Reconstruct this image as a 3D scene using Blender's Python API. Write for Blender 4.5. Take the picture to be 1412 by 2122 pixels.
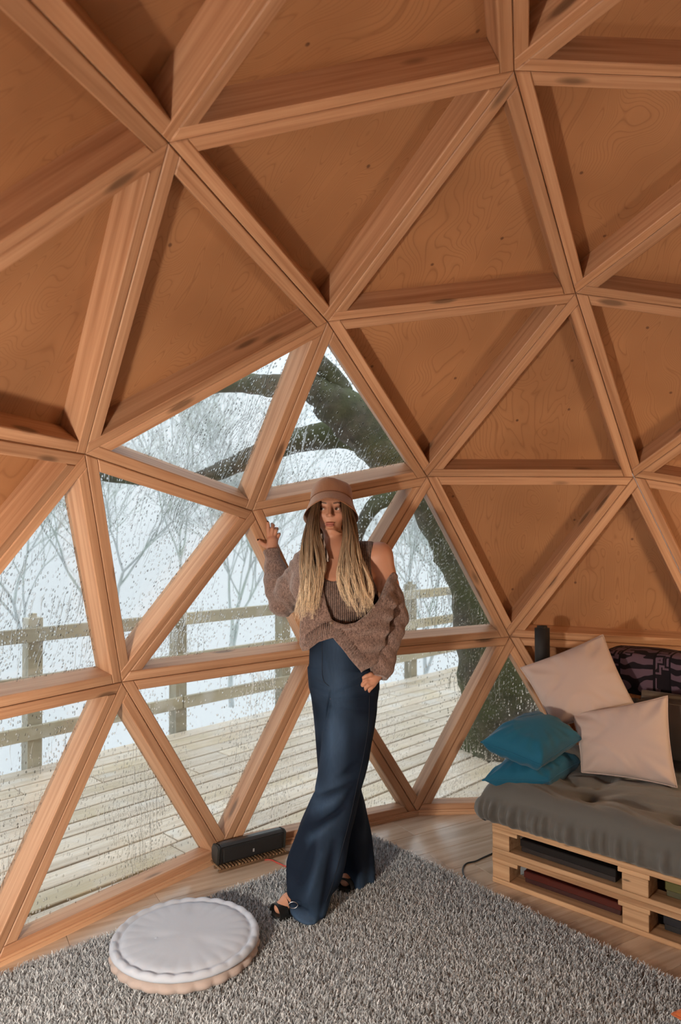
import bpy, bmesh, math, random
import numpy as np
from mathutils import Vector, Matrix, Euler

for _o in list(bpy.data.objects):
    bpy.data.objects.remove(_o, do_unlink=True)
SC = bpy.context.scene
COL = SC.collection
PI = math.pi

# ------------------------------------------------------------------ camera
FPX = 1498.518
CAM = np.array([-0.40521, 1.75869, 1.51601])
RM = np.array([[-0.63907227, -0.76914035, -0.00312418],
               [0.02197024, -0.01419437, -0.99965786],
               [0.76883284, -0.63892225, 0.02596943]])      # rows: right, down, forward
cd = bpy.data.cameras.new('camera')
cam = bpy.data.objects.new('camera', cd)
COL.objects.link(cam)
cam.matrix_world = Matrix([[RM[0][i], -RM[1][i], -RM[2][i], CAM[i]] for i in range(3)] + [[0, 0, 0, 1]])
cd.sensor_width = 36.0
cd.sensor_fit = 'AUTO'
cd.lens = 36.0 * FPX / 2122.0
cd.clip_start = 0.05
cd.clip_end = 400
cd.dof.use_dof = True
cd.dof.focus_distance = 3.05
cd.dof.aperture_fstop = 2.8
SC.camera = cam

def at(u, v, depth):
    d = RM.T @ np.array([(u - 706) / FPX, (v - 1061) / FPX, 1.0])
    return Vector(CAM + d * depth)

def fl(u, v, z=0.0):
    d = RM.T @ np.array([(u - 706) / FPX, (v - 1061) / FPX, 1.0])
    return Vector(CAM + d * ((z - CAM[2]) / d[2]))

def pxof(p):
    q = RM @ (np.array(p) - CAM)
    return 706 + FPX * q[0] / q[2], 1061 + FPX * q[1] / q[2], q[2]

# ------------------------------------------------------------------ sky, exposure
SC.view_settings.view_transform = 'Standard'
SC.view_settings.look = 'None'
SC.view_settings.gamma = 1.0
SC.view_settings.use_curve_mapping = False
SC.view_settings.exposure = -0.2
world = bpy.data.worlds.new('overcast_sky')
SC.world = world
world.use_nodes = True
bgn = world.node_tree.nodes['Background']
bgn.inputs[0].default_value = (0.83, 0.90, 0.955, 1)
# overcast: even and pale at the horizon, brighter towards the zenith
_w = world.node_tree
_tc = _w.nodes.new('ShaderNodeTexCoord'); _sx = _w.nodes.new('ShaderNodeSeparateXYZ')
_w.links.new(_tc.outputs['Generated'], _sx.inputs[0])
_mx = _w.nodes.new('ShaderNodeMath'); _mx.operation = 'MAXIMUM'; _mx.inputs[1].default_value = 0.0
_w.links.new(_sx.outputs[2], _mx.inputs[0])
_ma = _w.nodes.new('ShaderNodeMath'); _ma.operation = 'MULTIPLY_ADD'; _ma.inputs[1].default_value = 1.25; _ma.inputs[2].default_value = 1.14
_w.links.new(_mx.outputs[0], _ma.inputs[0])
_w.links.new(_ma.outputs[0], bgn.inputs[1])
SC.cycles.use_denoising = True
SC.cycles.use_adaptive_sampling = True
SC.cycles.adaptive_threshold = 0.07
SC.cycles.adaptive_min_samples = 12
SC.cycles.max_bounces = 7
SC.cycles.diffuse_bounces = 4
SC.cycles.glossy_bounces = 3
SC.cycles.transmission_bounces = 5
SC.cycles.transparent_max_bounces = 14
SC.cycles.sample_clamp_indirect = 6.0
SC.cycles.caustics_reflective = False
SC.cycles.blur_glossy = 0.5

# ------------------------------------------------------------------ helpers
def tag(o, label=None, cat=None, group=None, kind=None):
    if label: o['label'] = label
    if cat: o['category'] = cat
    if group: o['group'] = group
    if kind: o['kind'] = kind
    return o

def empty(name, loc=(0, 0, 0), rz=0.0):
    o = bpy.data.objects.new(name, None)
    o.empty_display_size = 0.1
    COL.objects.link(o)
    o.location = loc
    o.rotation_euler = (0, 0, rz)
    return o

def link(name, me, mat=None, parent=None, smooth=False):
    o = bpy.data.objects.new(name, me)
    COL.objects.link(o)
    if mat and not me.materials: me.materials.append(mat)
    if parent: o.parent = parent
    if smooth: me.shade_smooth()
    return o

def place(o, M):
    """give o the world matrix M whatever its parents are"""
    W = Matrix.Identity(4)
    p = o.parent
    while p:
        W = p.matrix_basis @ W; p = p.parent
    o.matrix_basis = W.inverted() @ M
    return o

def mesh(name, vs, fs):
    me = bpy.data.meshes.new(name)
    me.from_pydata([tuple(v) for v in vs], [], [tuple(f) for f in fs])
    me.validate()
    me.update()
    return me

def np_mesh(name, V, F):
    """V (n,3) float, F (m,4) or (m,3) int numpy arrays"""
    me = bpy.data.meshes.new(name)
    n = F.shape[1]
    me.vertices.add(len(V)); me.loops.add(F.size); me.polygons.add(len(F))
    me.vertices.foreach_set('co', V.astype(np.float32).ravel())
    me.loops.foreach_set('vertex_index', F.astype(np.int32).ravel())
    me.polygons.foreach_set('loop_start', np.arange(0, F.size, n, dtype=np.int32))
    me.polygons.foreach_set('loop_total', np.full(len(F), n, dtype=np.int32))
    me.update(calc_edges=True)
    return me

def set_col(me, C, name='tint'):
    a = me.color_attributes.new(name, 'FLOAT_COLOR', 'POINT')
    C = np.concatenate([C, np.ones((len(C), 1))], 1) if C.shape[1] == 3 else C
    a.data.foreach_set('color', C.astype(np.float32).ravel())

def bm_mesh(bm, name):
    me = bpy.data.meshes.new(name)
    bmesh.ops.recalc_face_normals(bm, faces=bm.faces)
    bm.to_mesh(me); bm.free()
    return me

def bm_box(bm, lo, hi, M=None):
    vs = [bm.verts.new((x, y, z)) for z in (lo[2], hi[2]) for y in (lo[1], hi[1]) for x in (lo[0], hi[0])]
    fs = [bm.faces.new([vs[i] for i in f]) for f in ((0, 2, 3, 1), (4, 5, 7, 6), (0, 1, 5, 4), (2, 6, 7, 3), (0, 4, 6, 2), (1, 3, 7, 5))]
    if M is not None:
        for v in vs: v.co = M @ v.co
    return vs

def box_me(name, lo, hi, bev=0.0, seg=1):
    bm = bmesh.new()
    bm_box(bm, lo, hi)
    if bev: bmesh.ops.bevel(bm, geom=bm.edges[:], offset=bev, segments=seg, affect='EDGES', profile=0.5)
    return bm_mesh(bm, name)

def box(name, lo, hi, mat, parent=None, bev=0.0, seg=1):
    """box with its own origin at its centre"""
    c = [(a + b) / 2 for a, b in zip(lo, hi)]
    h = [(b - a) / 2 for a, b in zip(lo, hi)]
    o = link(name, box_me(name, [-x for x in h], h, bev, seg), mat, parent)
    o.location = c
    return o

def tube_arrays(pts, rads, sides=6, caps=True):
    """swept tube through pts; returns verts, quads lists (parallel transport)"""
    pts = [Vector(p) for p in pts]
    n = len(pts)
    vs, fs = [], []
    t = (pts[1] - pts[0]).normalized()
    ref = Vector((0, 0, 1)) if abs(t.z) < 0.9 else Vector((1, 0, 0))
    u = t.cross(ref).normalized()
    for i in range(n):
        t2 = (pts[min(i + 1, n - 1)] - pts[max(i - 1, 0)])
        if t2.length < 1e-9: t2 = t
        t2.normalize()
        u = (u - t2 * u.dot(t2)).normalized()
        w = t2.cross(u)
        for k in range(sides):
            a = 2 * PI * k / sides
            vs.append(pts[i] + (u * math.cos(a) + w * math.sin(a)) * rads[i])
        if i:
            b0, b1 = (i - 1) * sides, i * sides
            for k in range(sides):
                k2 = (k + 1) % sides
                fs.append((b0 + k, b0 + k2, b1 + k2, b1 + k))
        t = t2
    if caps:
        fs.append(tuple(range(sides - 1, -1, -1)))
        fs.append(tuple(range((n - 1) * sides, n * sides)))
    return vs, fs

def tube(name, pts, rads, mat, parent=None, sides=8):
    if not hasattr(rads, '__len__'): rads = [rads] * len(pts)
    vs, fs = tube_arrays(pts, rads, sides)
    return link(name, mesh(name, vs, fs), mat, parent, True)

def smooth_path(pts, n=8):
    """Catmull-Rom through pts (tuples of any length)"""
    P_ = [np.array(p, float) for p in pts]
    P_ = [2 * P_[0] - P_[1]] + P_ + [2 * P_[-1] - P_[-2]]
    out = []
    for i in range(1, len(P_) - 2):
        for k in range(n):
            t = k / n
            a, b, c, d = P_[i - 1:i + 3]
            out.append(0.5 * ((2 * b) + (c - a) * t + (2 * a - 5 * b + 4 * c - d) * t * t + (3 * b - a - 3 * c + d) * t ** 3))
    out.append(P_[-2])
    return out

# ------------------------------------------------------------------ node material helper
class NM:
    def __init__(self, name):
        self.m = bpy.data.materials.new(name)
        self.m.use_nodes = True
        self.nt = self.m.node_tree
        self.b = self.nt.nodes['Principled BSDF']
        self.out = self.nt.nodes['Material Output']
    def n(self, t, ins=None, **kw):
        nd = self.nt.nodes.new(t)
        for k, v in kw.items(): setattr(nd, k, v)
        if ins:
            for k, v in ins.items(): self.s(nd, k, v)
        return nd
    def s(self, nd, key, v):
        inp = nd.inputs[key]
        if isinstance(v, bpy.types.NodeSocket):
            self.nt.links.new(v, inp)
        elif isinstance(v, bpy.types.Node):
            self.nt.links.new(v.outputs[0], inp)
        else:
            if isinstance(v, (tuple, list)) and len(v) == 3 and inp.type == 'RGBA': v = (*v, 1)
            inp.default_value = v
    def p(self, **kw):
        for k, v in kw.items():
            self.s(self.b, {'col': 'Base Color', 'rough': 'Roughness', 'metal': 'Metallic', 'normal': 'Normal', 'spec': 'Specular IOR Level', 'sheen': 'Sheen Weight', 'sss': 'Subsurface Weight', 'coat': 'Coat Weight'}.get(k, k), v)
        return self.m
    def obj(self): return self.n('ShaderNodeTexCoord').outputs['Object']
    def rnd(self): return self.n('ShaderNodeObjectInfo').outputs['Random']
    def mapping(self, vec, scale=(1, 1, 1), loc=(0, 0, 0), rot=(0, 0, 0)):
        return self.n('ShaderNodeMapping', {'Vector': vec, 'Scale': scale, 'Location': loc, 'Rotation': rot})
    dims = '3D'
    def noise(self, vec, scale=5, detail=3, rough=0.5, dist=0.0):
        return self.n('ShaderNodeTexNoise', noise_dimensions=self.dims, ins={'Vector': vec, 'Scale': scale, 'Detail': detail, 'Roughness': rough, 'Distortion': dist}).outputs[0]
    def ramp(self, fac, stops, interp='LINEAR'):
        nd = self.n('ShaderNodeValToRGB', {'Fac': fac})
        cr = nd.color_ramp; cr.interpolation = interp
        while len(cr.elements) < len(stops): cr.elements.new(0.5)
        for e, (p, c) in zip(cr.elements, stops):
            e.position = p
            e.color = (*c, 1) if isinstance(c, (tuple, list)) else (c, c, c, 1)
        return nd.outputs[0]
    def math(self, op, a, b=0.0, clamp=False):
        return self.n('ShaderNodeMath', {0: a, 1: b}, operation=op, use_clamp=clamp).outputs[0]
    def mix(self, fac, a, b, mode='MIX'):
        nd = self.n('ShaderNodeMix', data_type='RGBA', blend_type=mode)
        self.s(nd, 0, fac); self.s(nd, 6, a); self.s(nd, 7, b)
        return nd.outputs[2]
    def bump(self, h, strength=0.3, dist=0.01):
        return self.n('ShaderNodeBump', {'Height': h, 'Strength': strength, 'Distance': dist}).outputs[0]
    def attr(self, name): return self.n('ShaderNodeAttribute', attribute_name=name).outputs['Color']
    def offset(self, vec, k=37.0):
        """shift a vector by the object's random number so that no two alike pieces share a pattern"""
        r = self.rnd()
        c = self.n('ShaderNodeCombineXYZ', {0: self.math('MULTIPLY', r, k), 1: self.math('MULTIPLY', r, k * 1.7), 2: self.math('MULTIPLY', r, k * 0.6)})
        return self.n('ShaderNodeVectorMath', {0: vec, 1: c.outputs[0]}, operation='ADD').outputs[0]

def plain(name, col, rough=0.6, metal=0.0, **kw):
    return NM(name).p(col=col, rough=rough, metal=metal, **kw)

def wood(name, light, mid, dark, knot=0.06, rough=0.55, sc=1.0, vary=0.22):
    m = NM(name)
    v = m.offset(m.obj())
    g = m.noise(m.mapping(v, (0.9 * sc, 36 * sc, 36 * sc)), 1.0, 2, 0.6, 0.5)
    fine = m.noise(m.mapping(v, (5 * sc, 190 * sc, 190 * sc)), 1.0, 0)
    c = m.ramp(g, [(0.32, dark), (0.47, mid), (0.64, light)])
    c = m.mix(m.math('MULTIPLY', fine, 0.42), c, mid, 'MULTIPLY')
    vor = m.n('ShaderNodeTexVoronoi', {'Vector': m.mapping(v, (2.3 * sc, 9 * sc, 9 * sc)), 'Scale': 1.0}, feature='F1').outputs['Distance']
    k = m.ramp(vor, [(knot * 0.55, 1.0), (knot, 0.0)])
    c = m.mix(m.math('MULTIPLY', k, 0.75), c, tuple(x * 0.28 for x in dark))
    val = m.math('ADD', m.math('MULTIPLY', m.rnd(), vary), 1.0 - vary * 0.6)
    hsv = m.n('ShaderNodeHueSaturation', {'Value': val, 'Color': c})
    return m.p(col=hsv, rough=rough)
# ------------------------------------------------------------------ materials of the shell
PINE = wood('pine_beam', (0.60, 0.375, 0.232), (0.525, 0.312, 0.185), (0.415, 0.225, 0.124), 0.16)
PINE2 = wood('pine_sill', (0.70, 0.46, 0.29), (0.61, 0.38, 0.23), (0.48, 0.28, 0.16), 0.03)

def plywood_mat():
    m = NM('birch_plywood'); m.dims = '2D'
    v = m.offset(m.obj())
    d = m.noise(v, 1.6, 2, 0.5)
    turn = m.n('ShaderNodeCombineXYZ', {2: m.math('MULTIPLY', m.math('SUBTRACT', m.rnd(), 0.5), 1.9)})
    wv = m.n('ShaderNodeVectorMath', {0: m.mapping(v, (3.4, 0.42, 1), rot=turn.outputs[0]), 1: m.n('ShaderNodeCombineXYZ', {0: m.math('MULTIPLY', d, 1.5), 1: m.math('MULTIPLY', d, 0.7)}).outputs[0]}, operation='ADD').outputs[0]
    n = m.noise(wv, 1.7, 1, 0.45)
    ring = m.math('FRACT', m.math('MULTIPLY', n, 38.0))
    line = m.ramp(ring, [(0.0, 1.0), (0.09, 0.25), (0.3, 0.0), (0.86, 0.0), (1.0, 1.0)])
    base = m.ramp(m.noise(v, 3.0, 1), [(0.3, (0.345, 0.172, 0.080)), (0.7, (0.425, 0.220, 0.106))])
    fine = m.noise(m.mapping(v, (110, 6, 1), rot=turn.outputs[0]), 1.0, 0)
    c = m.mix(m.math('MULTIPLY', line, 0.55), base, (0.22, 0.09, 0.036))
    c = m.mix(m.math('MULTIPLY', fine, 0.2), c, (0.36, 0.16, 0.07))
    vor = m.n('ShaderNodeTexVoronoi', {'Vector': v, 'Scale': 2.6}, voronoi_dimensions='2D').outputs['Distance']
    c = m.mix(m.ramp(vor, [(0.012, 0.8), (0.022, 0.0)]), c, (0.10, 0.04, 0.02))
    val = m.math('ADD', m.math('MULTIPLY', m.rnd(), 0.16), 0.92)
    return m.p(col=m.n('ShaderNodeHueSaturation', {'Value': val, 'Color': c}), rough=0.5)
PLY = plywood_mat()

def glass_mat():
    """window glass running with rain: clear pane, beads and runs of water that bend the view"""
    m = NM('rain_wet_glass'); m.dims = '2D'
    v = m.offset(m.obj(), 11.0)
    wob = m.noise(v, 9.0, 0)
    vx = m.n('ShaderNodeVectorMath', {0: v, 1: m.n('ShaderNodeCombineXYZ', {0: m.math('MULTIPLY', wob, 0.035)}).outputs[0]}, operation='ADD').outputs[0]
    runs = m.noise(m.mapping(vx, (95, 5.5, 1)), 1.0, 1, 0.5)
    zone = m.noise(v, 2.3, 1)
    run_mask = m.ramp(m.math('ADD', runs, m.math('MULTIPLY', m.math('SUBTRACT', zone, 0.5), 0.55)), [(0.635, 0.0), (0.71, 1.0)])
    vor = m.n('ShaderNodeTexVoronoi', {'Vector': m.mapping(vx, (1, 0.72, 1)), 'Scale': 95.0}, voronoi_dimensions='2D')
    dd = m.ramp(vor.outputs['Distance'], [(0.30, 1.0), (0.44, 0.0)])
    keep = m.ramp(m.math('ADD', m.n('ShaderNodeSeparateColor', {0: vor.outputs['Color']}).outputs[0], m.math('MULTIPLY', m.math('SUBTRACT', zone, 0.5), 1.3)), [(0.55, 0.0), (0.62, 1.0)])
    drops = m.math('MULTIPLY', dd, keep)
    wet = m.math('MAXIMUM', drops, m.math('MULTIPLY', run_mask, 0.8), True)
    hgt = m.math('ADD', m.math('MULTIPLY', drops, 0.6), m.math('MULTIPLY', runs, 1.0))
    nrm = m.n('ShaderNodeBump', {'Height': hgt, 'Strength': 1.0, 'Distance': 0.006}).outputs[0]
    clear = m.n('ShaderNodeBsdfTransparent', {0: (0.97, 0.985, 0.98)})
    gl = m.n('ShaderNodeBsdfGlossy', {'Roughness': 0.02, 0: (1, 1, 1)})
    fr = m.math('MULTIPLY', m.n('ShaderNodeFresnel', {'IOR': 1.45}).outputs[0], 0.1)
    pane = m.n('ShaderNodeMixShader', {0: fr, 1: clear, 2: gl})
    refr = m.n('ShaderNodeBsdfRefraction', {'Roughness': 0.08, 'IOR': 1.28, 'Normal': nrm, 0: (1, 1, 1)})
    glw = m.n('ShaderNodeBsdfGlossy', {'Roughness': 0.1, 'Normal': nrm})
    water = m.n('ShaderNodeMixShader', {0: 0.08, 1: refr, 2: glw})
    water2 = m.n('ShaderNodeMixShader', {0: 0.35, 1: water, 2: clear})
    fin = m.n('ShaderNodeMixShader', {0: wet, 1: pane, 2: water2})
    m.nt.links.new(fin.outputs[0], m.out.inputs[0])
    return m.m
GLASS = glass_mat()
def dry_glass():
    m = NM('clear_glass')
    clear = m.n('ShaderNodeBsdfTransparent', {0: (0.99, 1.0, 0.995)})
    gl = m.n('ShaderNodeBsdfGlossy', {'Roughness': 0.02, 0: (1, 1, 1)})
    fr = m.math('MULTIPLY', m.n('ShaderNodeFresnel', {'IOR': 1.45}).outputs[0], 0.45)
    m.nt.links.new(m.n('ShaderNodeMixShader', {0: fr, 1: clear, 2: gl}).outputs[0], m.out.inputs[0])
    return m.m
DRY = dry_glass()

# ------------------------------------------------------------------ geodesic dome (three-frequency icosahedron, 5/9)
DS, ZF = 2.6, -0.17
def geo_dome():
    V = [(0, 0, 1.0)]
    z, r = 1 / math.sqrt(5), 2 / math.sqrt(5)
    for k in range(5): V.append((r * math.cos(math.radians(72 * k)), r * math.sin(math.radians(72 * k)), z))
    for k in range(5): V.append((r * math.cos(math.radians(72 * k + 36)), r * math.sin(math.radians(72 * k + 36)), -z))
    V.append((0, 0, -1.0))
    V = [Vector(v) for v in V]
    F = []
    for k in range(5):
        a, b, c, d = 1 + k, 1 + (k + 1) % 5, 6 + k, 6 + (k + 1) % 5
        F += [(0, a, b), (a, c, b), (b, c, d), (c, 11, d)]
    P, T, key = [], [], {}
    def add(p):
        p = p.normalized(); k = tuple(round(x, 4) + 0.0 for x in p)
        if k not in key: key[k] = len(P); P.append(p)
        return key[k]
    for a, b, c in F:
        g = {(i, j): add(V[a] * i + V[b] * j + V[c] * (3 - i - j)) for i in range(4) for j in range(4 - i)}
        for i in range(3):
            for j in range(3 - i):
                T.append((g[i, j], g[i + 1, j], g[i, j + 1]))
                if i + j < 2: T.append((g[i + 1, j], g[i + 1, j + 1], g[i, j + 1]))
    return P, T
GP, GT = geo_dome()
def gnode(x, y, z): return min(range(len(GP)), key=lambda i: (GP[i] - Vector((x, y, z))).length)
nA, nB, nC, nD, nE, nF, nG = gnode(.491, .357, .795), gnode(.343, 0, .939), gnode(.687, 0, .727), gnode(.793, .326, .515), gnode(.491, -.357, .795), gnode(.793, -.326, .515), gnode(.894, 0, .447)
nI, nJ, nK, nL, nM, nN, nN2, nLL, nL2 = gnode(.964, .202, .172), gnode(.795, -.577, .188), gnode(.964, -.202, .172), gnode(.899, .404, -.172), gnode(.982, 0, -.188), gnode(.899, -.404, -.172), gnode(.662, -.73, -.172), gnode(.795, .577, .188), gnode(.662, .73, -.172)
GLAZED = [(nD, nC, nG), (nC, nG, nF), (nD, nG, nI), (nG, nI, nK), (nG, nF, nK), (nF, nK, nJ), (nD, nLL, nI), (nI, nLL, nL), (nI, nL, nM), (nI, nK, nM), (nK, nM, nN), (nK, nJ, nN), (nJ, nN, nN2), (nLL, nL, nL2)]
GLAZED = [frozenset(t) for t in GLAZED]
BASE_Z, BASE_R = 0.010, 0.985 * DS
NODE = []
for p in GP:
    if -0.2 < p.z < -0.16:
        h = math.hypot(p.x, p.y)
        NODE.append(Vector((p.x / h * BASE_R, p.y / h * BASE_R, BASE_Z)))
    else:
        NODE.append(Vector((p.x, p.y, p.z - ZF)) * DS)
CEN = Vector((0, 0, -ZF * DS))
BASE_RING = sorted([i for i, p in enumerate(GP) if -0.2 < p.z < -0.16], key=lambda i: math.atan2(GP[i].y, GP[i].x))
BW, BD, BG = 0.043, 0.095, 0.0012

def isect(l1, l2):
    """lines (px,py,dx,dy)"""
    x1, y1, a, b = l1; x2, y2, c, d = l2
    det = a * d - b * c
    t = ((x2 - x1) * d - (y2 - y1) * c) / det
    return (x1 + a * t, y1 + b * t)

def tri_frame(a, b, c):
    """local matrix (x along ab, z outwards, y into the triangle) and 2-D corners"""
    A, B, C = NODE[a], NODE[b], NODE[c]
    n = (B - A).cross(C - A).normalized()
    if n.dot((A + B + C) / 3 - CEN) < 0: n.negate()
    x = (B - A).normalized()
    y = n.cross(x)
    if y.dot(C - A) < 0: x, A, B = -x, B, A; y = n.cross(x)
    M = Matrix.Identity(4)
    for i in range(3): M[i][0], M[i][1], M[i][2], M[i][3] = x[i], y[i], n[i], A[i]
    return M, [(0.0, 0.0), ((B - A).length, 0.0), ((C - A).dot(x), (C - A).dot(y))]

def beam_solids(a, b, c):
    """three beams of one triangular frame, ends lapped pinwheel fashion; (matrix, verts, faces) each"""
    res = []
    M0, p2 = tri_frame(a, b, c)
    inv = M0.inverted()
    o = inv @ CEN
    k = BD / -o.z
    for e in range(3):
        P0, P1, P2 = [Vector((*p2[(e + i) % 3], 0)) for i in range(3)]
        x = (P1 - P0).normalized(); y = Vector((-x.y, x.x, 0))
        L = Matrix.Identity(4)
        for i in range(3): L[i][0], L[i][1], L[i][3] = x[i], y[i], P0[i]
        Li = L.inverted()
        q = [Li @ v for v in (P0, P1, P2)]
        oc = Li @ Vector((o.x, o.y, 0))
        def line(i, off, z):
            s, t = q[i], q[(i + 1) % 3]
            d = (t - s).normalized(); nn = Vector((-d.y, d.x, 0))
            if off is None:
                r = (oc - s).dot(nn); off = BG - (k * r if z else 0)
            return (s.x + nn.x * off, s.y + nn.y * off, d.x, d.y)
        vs = []
        for z in (0, BD):
            vs += [(*isect(line(0, None, z), line(2, BW + BG, z)), z), (*isect(line(0, None, z), line(1, None, z)), z),
                   (*isect(line(0, BW, z), line(1, None, z)), z), (*isect(line(0, BW, z), line(2, BW + BG, z)), z)]
        res.append((M0 @ L, vs))
    return res

BOXF = ((0, 3, 2, 1), (4, 5, 6, 7), (0, 1, 5, 4), (1, 2, 6, 5), (2, 3, 7, 6), (3, 0, 4, 7))
def beam_mesh(vs):
    bm = bmesh.new()
    bv = [bm.verts.new(v) for v in vs]
    for f in BOXF: bm.faces.new([bv[i] for i in f])
    bmesh.ops.recalc_face_normals(bm, faces=bm.faces)
    es = [e for e in bm.edges if all(abs(v.co.z) < 1e-6 for v in e.verts)]
    bmesh.ops.bevel(bm, geom=es, offset=0.003, segments=1, affect='EDGES')
    return bm_mesh(bm, 'beam')

def slab(a, b, c, z0, z1, inset, centre=False):
    """triangular plate; origin at the triangle's own frame, local y as close to 'down the slope' as can be"""
    M, p2 = tri_frame(a, b, c)
    o = M.inverted() @ CEN
    pts = []
    for z in (z0, z1):
        kk = z / -o.z
        for i in range(3):
            def line(j):
                s, t = Vector((*p2[j], 0)), Vector((*p2[(j + 1) % 3], 0))
                d = (t - s).normalized(); nn = Vector((-d.y, d.x, 0))
                off = inset if inset else -kk * (Vector((o.x, o.y, 0)) - s).dot(nn) + 0.001
                return (s.x + nn.x * off, s.y + nn.y * off, d.x, d.y)
            pts.append((*isect(line((i + 2) % 3), line(i)), z))
    # re-express in a frame whose y axis runs up the slope
    n = Vector((M[0][2], M[1][2], M[2][2]))
    up = Vector((0, 0, 1)) - n * n.z
    y = up.normalized(); x = y.cross(n)
    N = Matrix.Identity(4)
    org = M @ Vector(pts[0])
    for i in range(3): N[i][0], N[i][1], N[i][2], N[i][3] = x[i], y[i], n[i], org[i]
    Ni = N.inverted()
    vs = [Ni @ (M @ Vector(p)) for p in pts]
    return N, mesh('plate', vs, [(0, 2, 1), (3, 4, 5), (0, 1, 4, 3), (1, 2, 5, 4), (2, 0, 3, 5)])

def view_margin(t):
    us = [pxof(NODE[i]) for i in t]
    if all(u[2] < 0.15 for u in us): return False
    us = [u for u in us if u[2] >= 0.15]
    return (min(u[0] for u in us) < 1412 + 700 and max(u[0] for u in us) > -700 and max(u[1] for u in us) > -900)

WIN_LABEL = {frozenset(k): v for k, v in (
    ((nD, nC, nG), 'highest left triangular window with a mossy limb behind it'), ((nC, nG, nF), 'upper triangular window directly above the hat, filled by the thick limb'),
    ((nD, nG, nI), 'triangular window pointing down at the left, bare twigs behind it'), ((nG, nI, nK), 'triangular window beside the raised sleeve, fence rail across it'),
    ((nG, nF, nK), 'triangular window behind the head and hair'), ((nF, nK, nJ), 'triangular window right of the bare shoulder with the tree trunk'),
    ((nD, nLL, nI), 'triangular window at the left edge with the leftmost fence post'), ((nI, nLL, nL), 'triangular window at the lower left edge below the long left beam'),
    ((nI, nL, nM), 'bottom triangular window left of the floor speaker, deck behind it'), ((nI, nK, nM), 'triangular window pointing down at the floor speaker'),
    ((nK, nM, nN), 'bottom triangular window behind the jeans'), ((nK, nJ, nN), 'triangular window pointing down between jeans and sofa'), ((nJ, nN, nN2), 'bottom triangular window next to the teal pillows'))}
ceiling = tag(empty('ceiling'), 'timber dome ceiling of triangular pine frames lined with plywood', kind='structure')
wall_right = tag(empty('wall_right'), 'plywood lined dome wall of pine triangles behind the sofa', kind='structure')
wall_left = tag(empty('wall_left'), 'plywood lined dome wall of pine triangles beside the tall windows', kind='structure')
wall_front = tag(empty('wall_front'), 'plywood lined dome wall opposite the rainy windows', kind='structure')
rear = bmesh.new()
rear_ply = bmesh.new()
win_no = 0
for t in GT:
    if min(GP[i].z for i in t) < -0.2: continue
    fs = frozenset(t)
    cz = sum(NODE[i].z for i in t) / 3
    ctr = (NODE[t[0]] + NODE[t[1]] + NODE[t[2]]) / 3
    az = math.degrees(math.atan2(ctr.y, ctr.x))
    if fs in GLAZED or (cz < 1.3 and 38 < az < 150):  # unseen low triangles on the left are glazed too, added for more daylight
        win_no += 1
        par = tag(empty('window_%d' % win_no), WIN_LABEL.get(fs, 'unseen triangular glazed opening added on the left'), group=None if fs in WIN_LABEL else 'windows outside the picture', kind='structure')
        N, me = slab(*t, BD - 0.016, BD - 0.010, BW - 0.003)
        me.materials.append(DRY); me.materials.append(GLASS)
        me.polygons[1].material_index = 1
        g = link('pane', me, None, par); g.matrix_world = N
    else:
        vis = view_margin(t)
        par = ceiling if cz > 1.75 else (wall_right if ctr.x * 0.7 - ctr.y > 0 else wall_left)
        if not vis: par = wall_front
        N, me = slab(*t, BD, BD + 0.012, 0)
        if vis:
            g = link('plywood_panel', me, PLY, par); g.matrix_world = N
        else:
            me.transform(N); rear_ply.from_mesh(me)
            bpy.data.meshes.remove(me)
            for MM, vs in beam_solids(*t):
                bv = [rear.verts.new(MM @ Vector(v)) for v in vs]
                for f in BOXF: rear.faces.new([bv[i] for i in f])
            continue
    for MM, vs in beam_solids(*t):
        o = link('beam', beam_mesh(vs), PINE, par)
        o.matrix_world = MM
link('plywood_lining', bm_mesh(rear_ply, 'plywood_lining'), PLY, wall_front)
tag(link('frame_beams', bm_mesh(rear, 'frame_beams'), PINE, wall_front), kind='stuff')

# sill plates under the dome's bottom edge
for i in range(15):
    a, b = NODE[BASE_RING[i]], NODE[BASE_RING[(i + 1) % 15]]
    d = (b - a); L = d.length; ang = math.atan2(d.y, d.x)
    key = frozenset((BASE_RING[i], BASE_RING[(i + 1) % 15]))
    lab = {frozenset((nL, nM)): 'pine sill strip on the floor left of the black floor speaker', frozenset((nM, nN)): 'pine sill strip on the floor behind the standing person', frozenset((nN, nN2)): 'short visible pine sill strip between the person and the sofa'}.get(key)
    s = tag(empty('trim_%d' % (i + 1), (a.x, a.y, 0), ang), lab or 'pine sill strip along the floor outside the picture', group=None if lab else 'sill strips outside the picture', kind='structure')
    # local y points inwards (to the left of the counter-clockwise ring)
    bm = bmesh.new()
    k1, k2 = 0.0, 0.02
    bm_box(bm, (-0.002, -0.10, -0.10), (L + 0.002, -0.004, BASE_Z - 0.002))
    o = link('sill_plate', bm_mesh(bm, 'sill_plate'), PINE2, s)
    bm = bmesh.new()
    bm_box(bm, (-0.003, -0.004, 0.0), (L + 0.003, 0.016, 0.024))
    bmesh.ops.bevel(bm, geom=[e for e in bm.edges if all(abs(v.co.z - 0.024) < 1e-6 and abs(v.co.y - 0.016) < 1e-6 for v in e.verts)], offset=0.008, segments=2, affect='EDGES')
    o = link('floor_bead', bm_mesh(bm, 'floor_bead'), PINE2, s)
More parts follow.
